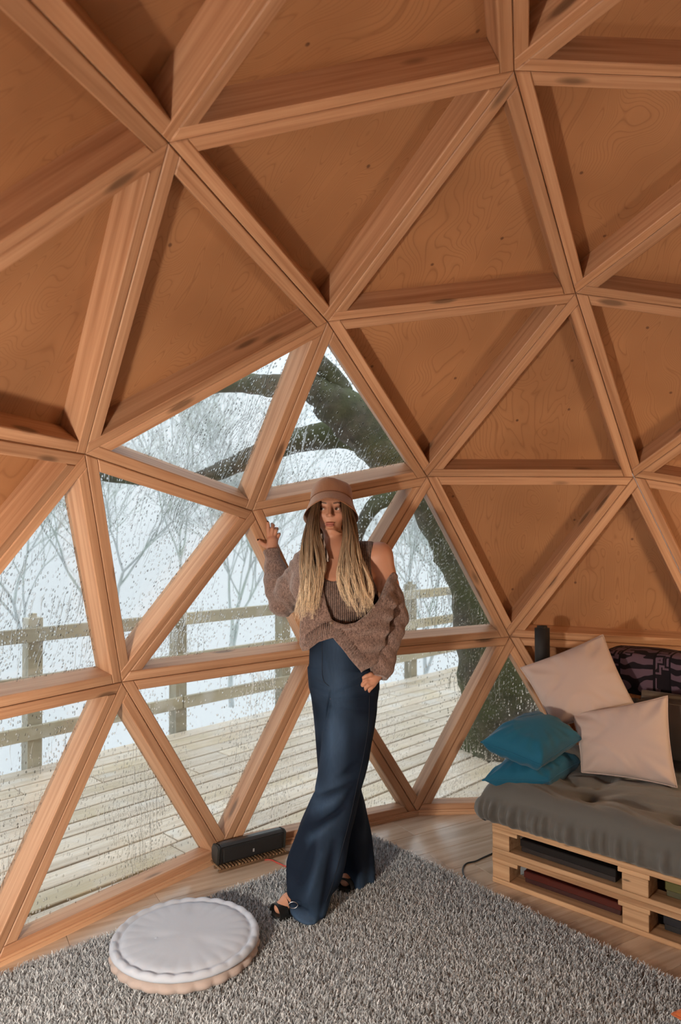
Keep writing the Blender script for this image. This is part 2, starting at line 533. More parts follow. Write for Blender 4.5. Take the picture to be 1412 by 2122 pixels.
# ------------------------------------------------------------------ floor planks
def clip_poly(poly, planes):
    for (px, py, nx, ny) in planes:
        out = []
        for i in range(len(poly)):
            a, b = poly[i], poly[(i + 1) % len(poly)]
            da = (a[0] - px) * nx + (a[1] - py) * ny
            db = (b[0] - px) * nx + (b[1] - py) * ny
            if da >= 0: out.append(a)
            if da * db < 0:
                t = da / (da - db); out.append((a[0] + (b[0] - a[0]) * t, a[1] + (b[1] - a[1]) * t))
        poly = out
        if len(poly) < 3: return []
    return poly
RINGP = []
for i in range(15):
    a, b = NODE[BASE_RING[i]], NODE[BASE_RING[(i + 1) % 15]]
    d = (b - a).normalized()
    RINGP.append((a.x + d.y * 0.004, a.y - d.x * 0.004, -d.y, d.x))

def prism(name, poly, z0, z1, mat, parent, org, ang, bev=0.0):
    """plan polygon (world) extruded; object axes: x along ang"""
    ca, sa = math.cos(ang), math.sin(ang)
    P_ = [((p[0] - org[0]) * ca + (p[1] - org[1]) * sa, -(p[0] - org[0]) * sa + (p[1] - org[1]) * ca) for p in poly]
    n = len(P_)
    vs = [(*p, z0) for p in P_] + [(*p, z1) for p in P_]
    fs = [tuple(range(n - 1, -1, -1)), tuple(range(n, 2 * n))] + [(i, (i + 1) % n, n + (i + 1) % n, n + i) for i in range(n)]
    me = mesh(name, vs, fs)
    if bev:
        bm = bmesh.new(); bm.from_mesh(me)
        bmesh.ops.bevel(bm, geom=[e for e in bm.edges if all(abs(v.co.z - z1) < 1e-6 for v in e.verts)], offset=bev, segments=1, affect='EDGES')
        bm.to_mesh(me); bm.free()
    o = link(name, me, mat, parent)
    o.location = (org[0], org[1], 0); o.rotation_euler = (0, 0, ang)
    return o

def oak_mat():
    m = NM('oak_laminate'); m.dims = '2D'
    v = m.offset(m.obj())
    g = m.noise(m.mapping(v, (1.1, 22, 1)), 1.0, 4, 0.6, 0.8)
    c = m.ramp(g, [(0.3, (0.40, 0.29, 0.205)), (0.5, (0.50, 0.38, 0.28)), (0.7, (0.57, 0.45, 0.345))])
    val = m.math('ADD', m.math('MULTIPLY', m.rnd(), 0.16), 0.92)
    return m.p(col=m.n('ShaderNodeHueSaturation', {'Value': val, 'Color': c}), rough=m.math('ADD', m.math('MULTIPLY', g, 0.12), 0.17), spec=0.6)
OAK = oak_mat()
floor = tag(empty('floor'), 'light oak plank floor of the dome', kind='structure')
sub = [(NODE[i].x, NODE[i].y) for i in BASE_RING]
link('subfloor', mesh('subfloor', [(x, y, -0.03) for x, y in sub] + [(x, y, -0.013) for x, y in sub], [tuple(range(14, -1, -1)), tuple(range(15, 30))] + [(i, (i + 1) % 15, 15 + (i + 1) % 15, 15 + i) for i in range(15)]), plain('subfloor_board', (0.05, 0.03, 0.02)), floor)
random.seed(4)
FA = math.radians(80.2)
ca, sa = math.cos(FA), math.sin(FA)
PWID, PLEN = 0.192, 1.28
for j in range(-14, 15):
    off = random.uniform(0, PLEN)
    for i in range(-3, 4):
        u0, u1 = i * PLEN + off - 0.6, (i + 1) * PLEN + off - 0.6 - 0.0012
        w0, w1 = j * PWID + 0.03, (j + 1) * PWID + 0.03 - 0.0012
        poly = [(u * ca - w * sa, u * sa + w * ca) for u, w in ((u0, w0), (u1, w0), (u1, w1), (u0, w1))]
        poly = clip_poly(poly, RINGP)
        if len(poly) < 3: continue
        prism('plank', poly, -0.012, 0.0, OAK, floor, poly[0], FA, 0.0012)

# ------------------------------------------------------------------ deck outside
def deck_mat(name='wet_deck_board', fence=False):
    m = NM(name)
    v = m.offset(m.obj())
    g = m.noise(m.mapping(v, (0.7, 16, 4)), 1.0, 4, 0.65, 0.6)
    patch = m.noise(v, 1.3, 4, 0.6)
    if fence: c = m.ramp(g, [(0.3, (0.26, 0.22, 0.15)), (0.52, (0.40, 0.35, 0.255)), (0.75, (0.51, 0.46, 0.355))])
    else: c = m.ramp(g, [(0.3, (0.44, 0.345, 0.255)), (0.5, (0.60, 0.495, 0.385)), (0.72, (0.70, 0.61, 0.51))])
    c = m.mix(m.ramp(patch, [(0.5, 0.0), (0.72, 0.6)]), c, (0.42, 0.33, 0.17))
    c = m.mix(m.ramp(m.noise(v, 4.0, 3), [(0.56, 0.0), (0.72, 0.5)]), c, (0.62, 0.60, 0.57))
    grooves = m.n('ShaderNodeTexWave', {'Vector': m.obj(), 'Scale': 11.0 if not fence else 0.0, 'Distortion': 0.0}, bands_direction='Y').outputs[1]
    rough = m.ramp(patch, [(0.35, 0.22), (0.65, 0.5)])
    val = m.math('ADD', m.math('MULTIPLY', m.rnd(), 0.3), 0.85)
    return m.p(col=m.n('ShaderNodeHueSaturation', {'Value': val, 'Color': c}), rough=rough, normal=m.bump(grooves, 0.35 if not fence else 0.0, 0.004), spec=0.5)
DECK = deck_mat()
FENCE = deck_mat('weathered_rail', True)
deck = tag(empty('deck', (0, 0, 0)), 'wet weathered timber deck outside the rainy windows', 'deck')
DA = math.radians(96.4)
dca, dsa = math.cos(DA), math.sin(DA)
def deck_xy(u, w):   # u along the boards (towards the left of the picture), w inwards
    return (4.80 + u * dca - w * dsa, 0.0 + u * dsa + w * dca)
random.seed(9)
DP = 0.158
DTOP = -0.09
bcol = {}
for j in range(24):
    w0 = j * DP
    cuts = [-9.5]
    x = -9.5 + random.uniform(1.2, 3.4)
    while x < 5.2:
        cuts.append(x); x += 3.6
    cuts.append(5.2)
    for a, b in zip(cuts, cuts[1:]):
        c = deck_xy((a + b) / 2, w0 + DP / 2)
        key = round(b - a, 2)
        if key not in bcol: bcol[key] = box_me('deck_board', (-(b - a) / 2 + 0.003, -DP / 2 + 0.0095, -0.028), ((b - a) / 2 - 0.003, DP / 2 - 0.0095, 0), 0.004)
        o = link('deck_board', bcol[key], DECK, deck)
        o.location = (c[0], c[1], DTOP + random.uniform(-0.002, 0.002)); o.rotation_euler = (0, 0, DA)
tag(link('ground', mesh('ground', [(*deck_xy(u, w), -0.62) for u, w in ((-9.8, -0.4), (5.6, -0.4), (5.6, 4.6), (-9.8, 4.6))], [(0, 1, 2, 3)]), plain('damp_earth', (0.045, 0.035, 0.025), 0.95)), 'dark damp earth under the timber deck', kind='structure')
joist = plain('deck_joist', (0.03, 0.025, 0.02), 0.9)
for k in range(13):
    c = deck_xy(-9.2 + k * 1.18, 1.9)
    o = link('joist', box_me('joist', (-0.03, -1.9, -0.15), (0.03, 1.9, 0)), joist, deck)
    o.location = (c[0], c[1], DTOP - 0.031); o.rotation_euler = (0, 0, DA)

# fence along the far edge of the deck
fence = tag(empty('fence', (4.75, 0, DTOP)), 'weathered wooden post and rail fence along the edge of the deck', 'fence')
post_u = [2.55, 1.38, 0.18, -1.0, -2.13, -4.02, -5.2, -6.4]
pm = bmesh.new()
bm_box(pm, (-0.05, -0.05, -0.25), (0.05, 0.05, 1.04))
bmesh.ops.bevel(pm, geom=[e for e in pm.edges if all(v.co.z > 1 for v in e.verts)], offset=0.03, segments=2, affect='EDGES')
pm = bm_mesh(pm, 'post')
for u in post_u:
    c = deck_xy(u, -0.055)
    o = link('post', pm, FENCE, fence)
    place(o, Matrix.Translation((c[0], c[1], DTOP)) @ Matrix.Rotation(DA, 4, 'Z'))
for z in (0.90, 0.575, 0.235):
    for a, b in ((2.7, -1.0), (-1.0, -4.6), (-4.6, -8.2)):
        c = deck_xy((a + b) / 2, 0.012)
        o = link('rail', box_me('rail', (-(a - b) / 2 + 0.004, -0.016, -0.048), ((a - b) / 2 - 0.004, 0.016, 0.048), 0.004), FENCE, fence)
        place(o, Matrix.Translation((c[0], c[1], DTOP + z)) @ Matrix.Rotation(DA, 4, 'Z'))
# ------------------------------------------------------------------ lamps of the room (outside the picture)
def globe_lamp(name, loc, h, r, strength, col, label, cap=False):
    root = tag(empty(name, loc), label, 'lamp')
    steel = plain('lamp_steel_' + name, (0.05, 0.05, 0.05), 0.4, 0.8)
    bm = bmesh.new()
    bmesh.ops.create_cone(bm, cap_ends=True, segments=32, radius1=0.14, radius2=0.13, depth=0.02, matrix=Matrix.Translation((0, 0, 0.01)))
    link('base', bm_mesh(bm, 'base'), steel, root)
    tube('pole', [(0, 0, 0.02), (0, 0, h - r * 0.98)], 0.011, steel, root, 10)
    m = NM('globe_glow_' + name)
    em = m.n('ShaderNodeEmission', {0: col, 1: strength})
    m.nt.links.new(em.outputs[0], m.out.inputs[0])
    bm = bmesh.new()
    bmesh.ops.create_uvsphere(bm, u_segments=32, v_segments=20, radius=r, matrix=Matrix.Translation((0, 0, h)))
    link('globe_shade', bm_mesh(bm, 'globe'), m.m, root, True)
    if cap:  # disc added over the globe to block light thrown up at the ceiling
        bm = bmesh.new()
        bmesh.ops.create_cone(bm, cap_ends=True, segments=32, radius1=r * 1.05, radius2=r * 0.9, depth=0.012, matrix=Matrix.Translation((0, 0, h + r * 1.3)))
        link('cap', bm_mesh(bm, 'cap'), steel, root)
    return root
globe_lamp('floor_lamp', (0.78, 2.08, 0), 0.80, 0.075, 930, (1.0, 0.86, 0.71), 'low floor lamp with a round glowing globe left of the windows', True)
globe_lamp('standing_lamp', (0.15, -1.72, 0), 1.12, 0.17, 38, (1.0, 0.70, 0.42), 'tall standing lamp with a large glowing globe past the sofa', True)

# ------------------------------------------------------------------ trees outside
def bark_mat(name, c1, c2, moss, amt):
    m = NM(name)
    v = m.obj()
    n1 = m.noise(v, 9.0, 5, 0.65)
    n2 = m.noise(v, 1.7, 4, 0.6)
    c = m.ramp(n1, [(0.3, c1), (0.7, c2)])
    c = m.mix(m.ramp(n2, [(0.5 - amt * 0.3, 0.0), (0.62 - amt * 0.1, 0.85)]), c, moss)
    return m.p(col=c, rough=0.8, normal=m.bump(n1, 0.9, 0.03))
BARK = bark_mat('mossy_bark', (0.022, 0.019, 0.014), (0.135, 0.115, 0.085), (0.070, 0.080, 0.026), 0.25)
TWIG = bark_mat('haze_pale_twig', (0.42, 0.44, 0.44), (0.62, 0.64, 0.64), (0.46, 0.52, 0.46), 0.2)  # pale bark colour stands in for the haze over the far trees

def gnarl(path, seed, sides=14, amp=0.12):
    rnd = np.random.RandomState(seed)
    pts = [p[:3] for p in path]; rad = [p[3] for p in path]
    vs, fs = tube_arrays(pts, rad, sides)
    ph = rnd.uniform(0, 6, (sides,))
    for i in range(len(pts)):
        for k in range(sides):
            a = 2 * PI * k / sides
            d = amp * rad[i] * (math.sin(3 * a + i * 0.5 + ph[0]) * 0.6 + math.sin(5 * a - i * 0.9 + ph[1]) * 0.4 + rnd.uniform(-0.5, 0.5))
            c = Vector(pts[i]); v = vs[i * sides + k]
            vs[i * sides + k] = v + (v - c).normalized() * d
    return vs, fs

big = tag(empty('mossy_tree', fl(1035, 1552, DTOP)), 'big mossy tree leaning over the deck with heavy arching limbs', 'tree')
TB = fl(1035, 1552, DTOP)
TD = pxof(TB)[2]
def limb(name, pts, parent, seed, sides=14):
    """pts: (u, v, radius px, depth)"""
    path = []
    for u, v, r, d in pts:
        p = at(u, v, d)
        path.append((p.x, p.y, p.z, r * d / FPX))
    vs, fs = gnarl([tuple(q) for q in smooth_path(path, 6)], seed, sides)
    o = link(name, mesh(name, vs, fs), BARK, parent, True)
    return place(o, Matrix.Identity(4))
limb('trunk', [(1042, 1640, 105, TD), (1040, 1545, 86, TD), (1036, 1430, 80, TD), (1018, 1300, 74, TD), (985, 1180, 66, TD), (935, 1085, 58, TD), (880, 1010, 54, TD), (815, 945, 52, TD - .1), (745, 878, 50, TD - .2), (675, 822, 40, TD - .3)], big, 1, 18)
limb('limb', [(690, 832, 34, TD - .3), (640, 800, 30, TD - .3), (580, 800, 24, TD - .2), (520, 795, 20, TD), (455, 800, 15, TD + .2), (380, 820, 10, TD + .4), (300, 870, 6, TD + .6)], big, 2, 12)
limb('limb', [(800, 935, 40, TD), (740, 905, 32, TD + .2), (665, 902, 28, TD + .3), (600, 920, 24, TD + .4), (530, 942, 21, TD + .5), (460, 975, 18, TD + .6), (380, 1000, 14, TD + .6), (300, 995, 13, TD + .6), (210, 985, 11, TD + .7), (90, 960, 8, TD + .8)], big, 3, 12)
limb('limb', [(900, 1030, 34, TD), (850, 1015, 26, TD - .1), (800, 1030, 20, TD - .2), (765, 1060, 15, TD - .3), (745, 1110, 10, TD - .3), (735, 1160, 5, TD - .3)], big, 4, 10)
limb('limb', [(720, 850, 26, TD - .2), (690, 780, 20, TD - .3), (640, 730, 15, TD - .4), (590, 690, 10, TD - .4), (540, 640, 6, TD - .4)], big, 5, 10)
limb('limb', [(840, 970, 30, TD), (900, 880, 26, TD + .2), (930, 760, 22, TD + .4), (990, 620, 15, TD + .6)], big, 6, 10)

def twig_tree(name, base, h, seed, label, spread=0.6, lean=(0, 0), r0=0.05, depth=6, group=None, mat=None):
    rnd = random.Random(seed)
    V, F = [], []
    def grow(p, d, L, r, lev):
        n = 4
        pts = [p]; q = p.copy(); dd = d.copy()
        for i in range(n):
            dd = (dd + Vector((rnd.uniform(-1, 1), rnd.uniform(-1, 1), rnd.uniform(-.55, .75))) * 0.16).normalized()
            q = q + dd * (L / n); pts.append(q.copy())
        rr = [r * (1 - 0.38 * i / n) for i in range(n + 1)]
        vs, fs = tube_arrays(pts, rr, 5 if lev < 2 else 3, False)
        o = len(V); V.extend(vs); F.extend([tuple(k + o for k in f) for f in fs])
        if lev >= depth: return
        kids = 2 if lev < 1 else rnd.choice((2, 3))
        for k in range(kids + (1 if lev else 2)):
            s = pts[-1] if k < kids else pts[rnd.randint(2, n - 1)]
            ax = Vector((rnd.uniform(-1, 1), rnd.uniform(-1, 1), rnd.uniform(-0.35, 0.7))).normalized()
            nd = (dd + ax * spread * rnd.uniform(0.6, 1.25)).normalized()
            grow(s, nd, L * rnd.uniform(0.62, 0.86), max(r * rnd.uniform(0.5, 0.66), 0.0035), lev + 1)
    root = tag(empty(name, base), label, 'tree', group)
    grow(Vector((0, 0, 0)), Vector((lean[0], lean[1], 1)).normalized(), h * 0.3, r0, 0)
    me = mesh('crown', V, F)
    link('bare_branches', me, mat or TWIG, root, True)
    return root
def ground_at(u, d, z=-1.2):
    p = at(u, 1100, d); return (p.x, p.y, z)
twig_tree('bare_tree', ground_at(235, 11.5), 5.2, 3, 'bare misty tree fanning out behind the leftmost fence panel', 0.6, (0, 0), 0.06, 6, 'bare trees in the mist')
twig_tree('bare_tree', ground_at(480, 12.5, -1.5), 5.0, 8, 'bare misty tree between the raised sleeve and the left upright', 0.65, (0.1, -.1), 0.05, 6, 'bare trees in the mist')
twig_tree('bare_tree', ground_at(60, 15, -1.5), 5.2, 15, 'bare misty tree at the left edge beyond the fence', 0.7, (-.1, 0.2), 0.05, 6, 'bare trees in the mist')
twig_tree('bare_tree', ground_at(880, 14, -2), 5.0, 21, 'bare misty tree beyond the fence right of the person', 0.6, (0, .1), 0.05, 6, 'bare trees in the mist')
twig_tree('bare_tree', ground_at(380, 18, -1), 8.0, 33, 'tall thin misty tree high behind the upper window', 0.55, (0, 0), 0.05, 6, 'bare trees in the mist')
# ------------------------------------------------------------------ rug
def rug():
    x0, x1, y0, y1 = 0.10, 2.26, -0.668, 1.80
    root = tag(empty('rug', ((x0 + x1) / 2, (y0 + y1) / 2, 0.0)), 'shaggy grey pile rug spread over the plank floor', 'rug')
    back = plain('rug_backing', (0.16, 0.145, 0.13), 0.95)
    o = box('backing', (x0, y0, 0.0005), (x1, y1, 0.006), back, root, 0.002)
    place(o, Matrix.Translation(((x0 + x1) / 2, (y0 + y1) / 2, 0.00325)))
    rs = np.random.RandomState(5)
    # tufts where the photograph can see them densest
    n = 250000
    X = rs.uniform(x0 - 0.004, x1 + 0.004, n); Y = rs.uniform(y0 - 0.004, y1 + 0.004, n)
    h = rs.uniform(0.011, 0.021, n)
    a = rs.uniform(0, 2 * PI, n); lean = rs.uniform(0.002, 0.012, n)
    # slow swirl of the pile
    sw = np.sin(X * 9 + 1.3 * np.sin(Y * 7)) + np.cos(Y * 11 + X * 4)
    a = a * 0.9 + sw * 0.5
    w = rs.uniform(0.0009, 0.0018, n)
    b = rs.uniform(0, 2 * PI, n)
    wx, wy = np.cos(b) * w, np.sin(b) * w
    dx, dy = np.cos(a) * lean, np.sin(a) * lean
    z0 = np.full(n, 0.005)
    L = [np.stack([X - wx, Y - wy, z0], 1), np.stack([X + wx, Y + wy, z0], 1),
         np.stack([X + dx * .35 + wx, Y + dy * .35 + wy, z0 + h * .62], 1), np.stack([X + dx * .35 - wx, Y + dy * .35 - wy, z0 + h * .62], 1),
         np.stack([X + dx + wx * .5, Y + dy + wy * .5, z0 + h], 1), np.stack([X + dx - wx * .5, Y + dy - wy * .5, z0 + h], 1)]
    V = np.stack(L, 1).reshape(-1, 3)
    V[:, 0] -= (x0 + x1) / 2; V[:, 1] -= (y0 + y1) / 2
    i = np.arange(n) * 6
    F = np.concatenate([np.stack([i, i + 1, i + 2, i + 3], 1), np.stack([i + 3, i + 2, i + 4, i + 5], 1)])
    me = np_mesh('pile', V, F)
    t = rs.beta(1.1, 1.0, n)[:, None]
    c = np.array([[0.215, 0.225, 0.235]]) * (1 - t) + np.array([[0.77, 0.82, 0.86]]) * t
    set_col(me, np.repeat(c, 6, 0))
    m = NM('rug_pile'); m.p(col=m.attr('tint'), rough=0.9, spec=0.1)
    tag(link('pile', me, m.m, root), kind='stuff')
rug()

# ------------------------------------------------------------------ fabrics
def fabric(name, col, rough=0.85, scale=420.0, bump=0.25, vary=0.12, sheen=0.15, wrinkle=0.0, wscale=7.0):
    m = NM(name)
    v = m.obj()
    wv = m.noise(v, scale, 2)
    big = m.noise(v, wscale, 4, 0.55)
    c = m.mix(m.math('MULTIPLY', m.math('SUBTRACT', wv, 0.2), 0.55), col, tuple(x * (1 - 2.2 * vary) for x in col))
    h = m.math('ADD', m.math('MULTIPLY', wv, 0.1), m.math('MULTIPLY', big, wrinkle * 6))
    return m.p(col=c, rough=rough, normal=m.bump(h, bump, 0.004 + 0.05 * wrinkle), sheen=sheen, spec=0.2)

# ------------------------------------------------------------------ round floor cushion
def floor_cushion():
    c = fl(385, 1978)
    root = tag(empty('floor_cushion', (c.x, c.y, 0.012)), 'round pale grey quilted floor cushion lying on the shaggy rug', 'cushion')
    linen = fabric('pale_grey_linen', (0.47, 0.525, 0.61), 0.85, 500, 0.2, 0.06, 0.1, 0.12, 9)
    R, H, NA, NB = 0.262, 0.064, 208, 26
    def ring(prof, amp, ph=0.0):
        vs, fs = [], []
        for i, (r, z, am) in enumerate(prof):
            for k in range(NA):
                a = 2 * PI * k / NA
                s = abs(math.cos(a * NB / 2 + ph))
                rr = r * (1 + am * 0.035 * (s - 0.55)); zz = z + am * amp * (s - 0.55)
                vs.append((rr * math.cos(a), rr * math.sin(a), zz))
            if i:
                for k in range(NA):
                    k2 = (k + 1) % NA
                    fs.append(((i - 1) * NA + k, (i - 1) * NA + k2, i * NA + k2, i * NA + k))
        return vs, fs
    # side band: fat bulges between the stitched rims
    prof = [(R * .90, 0.0, .2), (R * .955, 0.003, .6), (R * .985, 0.011, 1), (R * .995, 0.021, 1.2), (R * .975, 0.031, 1), (R * .94, 0.037, .4), (R * .90, 0.041, 0)]
    vs, fs = ring(prof, 0.0)
    link('side_band', mesh('side_band', vs, fs), fabric('side_shade_linen', (0.44, 0.37, 0.34), 0.85, 500, 0.2, 0.06, 0.1, 0.12, 9), root, True)  # side shadow and warm bounce are put into this darker linen colour
    # top panel: rolled rim, stitched groove, slightly domed middle with dimples
    vs, fs = [], []
    rad = [0.93, 0.985, 1.000, 0.998, 0.980, 0.955, 0.925, 0.900, 0.880, 0.855, 0.82, 0.77, 0.66, 0.55, 0.42, 0.28, 0.14]
    zz = [0.0425, 0.0435, 0.048, 0.0545, 0.0615, 0.0650, 0.0645, 0.0605, 0.0560, 0.0600, 0.0635, 0.0655, 0.065, 0.0655, 0.066, 0.066, 0.066]
    st = [0, .1, .3, .6, .9, 1.2, 1.2, .8, -.6, .6, .6, .4, .2, 0, 0, 0, 0]
    for i, (r, z, am) in enumerate(zip(rad, zz, st)):
        for k in range(NA):
            a = 2 * PI * k / NA
            s = abs(math.cos(a * NB / 2 + 0.4))
            x, y = R * r * math.cos(a), R * r * math.sin(a)
            z2 = z + am * 0.0045 * (s - 0.6)
            for (qx, qy, dp) in ((0.045, 0.09, 0.010), (-0.11, -0.03, 0.006), (0.12, -0.1, 0.005)):
                z2 -= dp * math.exp(-((x - qx) ** 2 + (y - qy) ** 2) / 0.0009)
            z2 += 0.0025 * math.sin(x * 23 + 1) * math.sin(y * 19) * (1 if r < .8 else 0)
            vs.append((x, y, z2))
        if i:
            for k in range(NA):
                k2 = (k + 1) % NA
                fs.append(((i - 1) * NA + k, (i - 1) * NA + k2, i * NA + k2, i * NA + k))
    vs.append((0, 0, 0.066)); b = (len(rad) - 1) * NA
    fs += [(b + k, b + (k + 1) % NA, len(vs) - 1) for k in range(NA)]
    link('top_panel', mesh('top_panel', vs, fs), linen, root, True)
    pts = [(R * .94 * math.cos(2 * PI * k / 64), R * .94 * math.sin(2 * PI * k / 64), 0.0405) for k in range(65)]
    tube('piping', pts, 0.0035, plain('cushion_gap_shade', (0.10, 0.08, 0.08), 0.9), root, 6)  # dark tube paints in the shadow line below the top panel
    bm = bmesh.new()
    bmesh.ops.create_uvsphere(bm, u_segments=12, v_segments=8, radius=0.009, matrix=Matrix.Translation((0.045, 0.09, 0.0575)) @ Matrix.Diagonal((1, 1, 0.45, 1)))
    link('button', bm_mesh(bm, 'button'), linen, root, True)
floor_cushion()

# ------------------------------------------------------------------ pallet sofa
PF = Vector((-0.9905, -0.1375, 0)); PB = Vector((0.1375, -0.9905, 0)); P0 = Vector((1.613, -0.766, 0))
SOFA_M = Matrix.Identity(4)
for _i in range(3): SOFA_M[_i][0], SOFA_M[_i][1], SOFA_M[_i][2], SOFA_M[_i][3] = PF[_i], PB[_i], (0, 0, 1)[_i], P0[_i]
# x along the front (to the right of the picture), y back, z up: left-handed on purpose is avoided by checking the determinant
if SOFA_M.to_3x3().determinant() < 0:
    raise ValueError('sofa axes are left handed')
PALLET = wood('pallet_softwood', (0.60, 0.40, 0.235), (0.50, 0.32, 0.18), (0.36, 0.21, 0.11), 0.05, 0.7)
def pallet(z, label):
    root = tag(empty('wooden_pallet'), label, 'pallet', 'stacked pallets under the sofa mattress')
    root.matrix_basis = SOFA_M @ Matrix.Translation((0, 0, z))
    L, D = 1.21, 0.80
    for y, w in ((0.0, 0.10), (0.35, 0.10), (0.70, 0.10)):
        box('bottom_board', (0, y, 0.0), (L, y + w, 0.020), PALLET, root, 0.002)
    for y, w in ((0.0, 0.10), (0.35, 0.10), (0.70, 0.10)):
        for x in (0.0, 0.56, 1.11):
            box('block', (x + 0.001, y + 0.001, 0.0205), (x + (0.082 if x == 0 else 0.1), y + w - 0.001, 0.0855), PALLET, root, 0.002)
    for x, w in ((0.0, 0.12), (0.545, 0.12), (1.09, 0.12)):
        box('cross_board', (x, 0.0, 0.086), (x + w, D, 0.104), PALLET, root, 0.002)
    for y in (0.0, 0.17, 0.34, 0.51, 0.68):
        box('top_board', (0, y, 0.1045), (L, y + 0.12, 0.1265), PALLET, root, 0.002)
pallet(0.0, 'lower pine pallet standing on the plank floor under the sofa')
pallet(0.127, 'upper pine pallet directly beneath the grey sofa mattress')
def flat_box(x0, x1, y0, z0, h, d, c1, c2, label, lid=0.6):
    root = tag(empty('storage_box'), label, 'box', 'boxes stowed inside the pallets')
    root.matrix_basis = SOFA_M @ Matrix.Translation(((x0 + x1) / 2, y0 + d / 2, z0)) @ Matrix.Rotation(random.uniform(-.03, .03), 4, 'Z')
    w = (x1 - x0) / 2
    box('tray', (-w + .004, -d / 2 + .004, 0), (w - .004, d / 2 - .004, h * (1 - lid) + .004), plain('tray_' + label[:9], c2, 0.5), root, 0.002)
    box('lid', (-w, -d / 2, h * (1 - lid)), (w, d / 2, h), plain('lid_' + label[:9], c1, 0.35), root, 0.003)
random.seed(3)
flat_box(0.115, 0.53, 0.035, 0.1485, 0.052, 0.30, (0.012, 0.010, 0.010), (0.02, 0.015, 0.015), 'black flat box in the upper left pallet slot')
flat_box(0.125, 0.54, 0.045, 0.0215, 0.048, 0.30, (0.075, 0.014, 0.010), (0.04, 0.01, 0.01), 'dark red flat box in the lower left pallet slot')
flat_box(0.70, 1.05, 0.06, 0.1485, 0.055, 0.28, (0.10, 0.10, 0.035), (0.06, 0.06, 0.03), 'olive green flat box in the upper right pallet slot')
flat_box(0.69, 1.06, 0.06, 0.0215, 0.055, 0.28, (0.008, 0.010, 0.016), (0.01, 0.01, 0.012), 'blue black flat box in the lower right pallet slot')

def tufted_slab(name, x0, x1, y0, y1, z0, z1, tufts, nx, ny, edge=0.06, bulge=0.042, folds=0.015, seed=1):
    """stuffed mattress with tuft points and gathered sides; in sofa axes"""
    rs = np.random.RandomState(seed)
    xs = np.linspace(-1, 1, nx); ys = np.linspace(-1, 1, ny)
    cx, cy, hx, hy = (x0 + x1) / 2, (y0 + y1) / 2, (x1 - x0) / 2, (y1 - y0) / 2
    V = []; idx = {}
    def sq(t, h, e):   # rounded edge spacing
        return math.copysign(h * (1 - (1 - abs(t)) ** 1.6), t)
    def height(x, y):
        ex = (hx - abs(x - cx)) / edge; ey = (hy - abs(y - cy)) / edge
        e = max(0.0, min(1.0, min(ex, 1) * min(ey, 1)))
        prof = math.sqrt(max(0.0, 1 - (1 - min(1, max(0, ex))) ** 2)) * math.sqrt(max(0.0, 1 - (1 - min(1, max(0, ey))) ** 2))
        t = 0.0
        for (tx, ty) in tufts:
            d2 = ((x - tx) ** 2 + (y - ty) ** 2)
            t = max(t, 1.15 * math.exp(-d2 / 0.0022), 0.62 * math.exp(-d2 / 0.014))
        for i_, (tx, ty) in enumerate(tufts):
            for (sx, sy) in tufts[i_ + 1:]:
                L2 = (sx - tx) ** 2 + (sy - ty) ** 2
                if L2 > 0.17: continue
                q = max(0, min(1, ((x - tx) * (sx - tx) + (y - ty) * (sy - ty)) / L2))
                d2 = (x - tx - q * (sx - tx)) ** 2 + (y - ty - q * (sy - ty)) ** 2
                t = max(t, 0.42 * math.exp(-d2 / 0.0016))
        w = 0.004 * math.sin(37 * x + 9 * math.sin(11 * y)) * math.sin(29 * y + 4) * e
        return prof, t, w
    for j in range(ny):
        for i in range(nx):
            x = cx + sq(xs[i], hx, edge); y = cy + sq(ys[j], hy, edge)
            p, t, w = height(x, y)
            V.append((x, y, z0 + (z1 - z0) * (0.55 + 0.45 * p) + bulge * (p - 1) * 0 - t * bulge * 1.5 + w + bulge * 0.4))
    F = [(j * nx + i, j * nx + i + 1, (j + 1) * nx + i + 1, (j + 1) * nx + i) for j in range(ny - 1) for i in range(nx - 1)]
    # side wall: follow the outline, bulging out and gathered
    out = [(i, 0) for i in range(nx)] + [(nx - 1, j) for j in range(1, ny)] + [(i, ny - 1) for i in range(nx - 2, -1, -1)] + [(0, j) for j in range(ny - 2, 0, -1)]
    prev = [j * nx + i for i, j in out]
    m = len(out)
    S = 9
    ph = rs.uniform(0, 6, 8)
    acc = 0.0
    for s in range(1, S + 1):
        cur = []
        t = s / S
        acc = 0.0
        for k, (i, j) in enumerate(out):
            b = V[j * nx + i]
            nb = V[out[(k + 1) % m][1] * nx + out[(k + 1) % m][0]]
            acc += math.hypot(nb[0] - b[0], nb[1] - b[1])
            ox = -1 if i == 0 else (1 if i == nx - 1 else 0); oy = -1 if j == 0 else (1 if j == ny - 1 else 0)
            l = math.hypot(ox, oy) or 1
            g = folds * (math.sin(acc * 62 + ph[0] + 1.5 * math.sin(acc * 9)) * 0.6 + math.sin(acc * 131 + ph[1]) * 0.4 + math.sin(acc * 165 + 2 * math.sin(acc * 21)) * 0.6) * math.sin(PI * t) ** 0.7
            puff = 0.030 * math.sin(PI * min(1, t * 1.05)) ** 0.8 * (1 + 0.35 * math.sin(acc * 7.5 + ph[2])) + g
            if s == S: puff = -0.02
            V.append((b[0] + ox / l * puff, b[1] + oy / l * puff, b[2] + (z0 - b[2]) * t))
            cur.append(len(V) - 1)
        for k in range(m):
            k2 = (k + 1) % m
            F.append((prev[k], cur[k], cur[k2], prev[k2]))
        prev = cur
    F.append(tuple(prev[::-1]))
    return mesh(name, V, F)
greycl = fabric('grey_brown_cotton', (0.104, 0.104, 0.099), 0.9, 700, 0.35, 0.12, 0.25, 0.15, 11)
mroot = tag(empty('sofa_mattress'), 'thick grey brown tufted mattress on the pallet sofa', 'mattress')
mroot.matrix_basis = SOFA_M
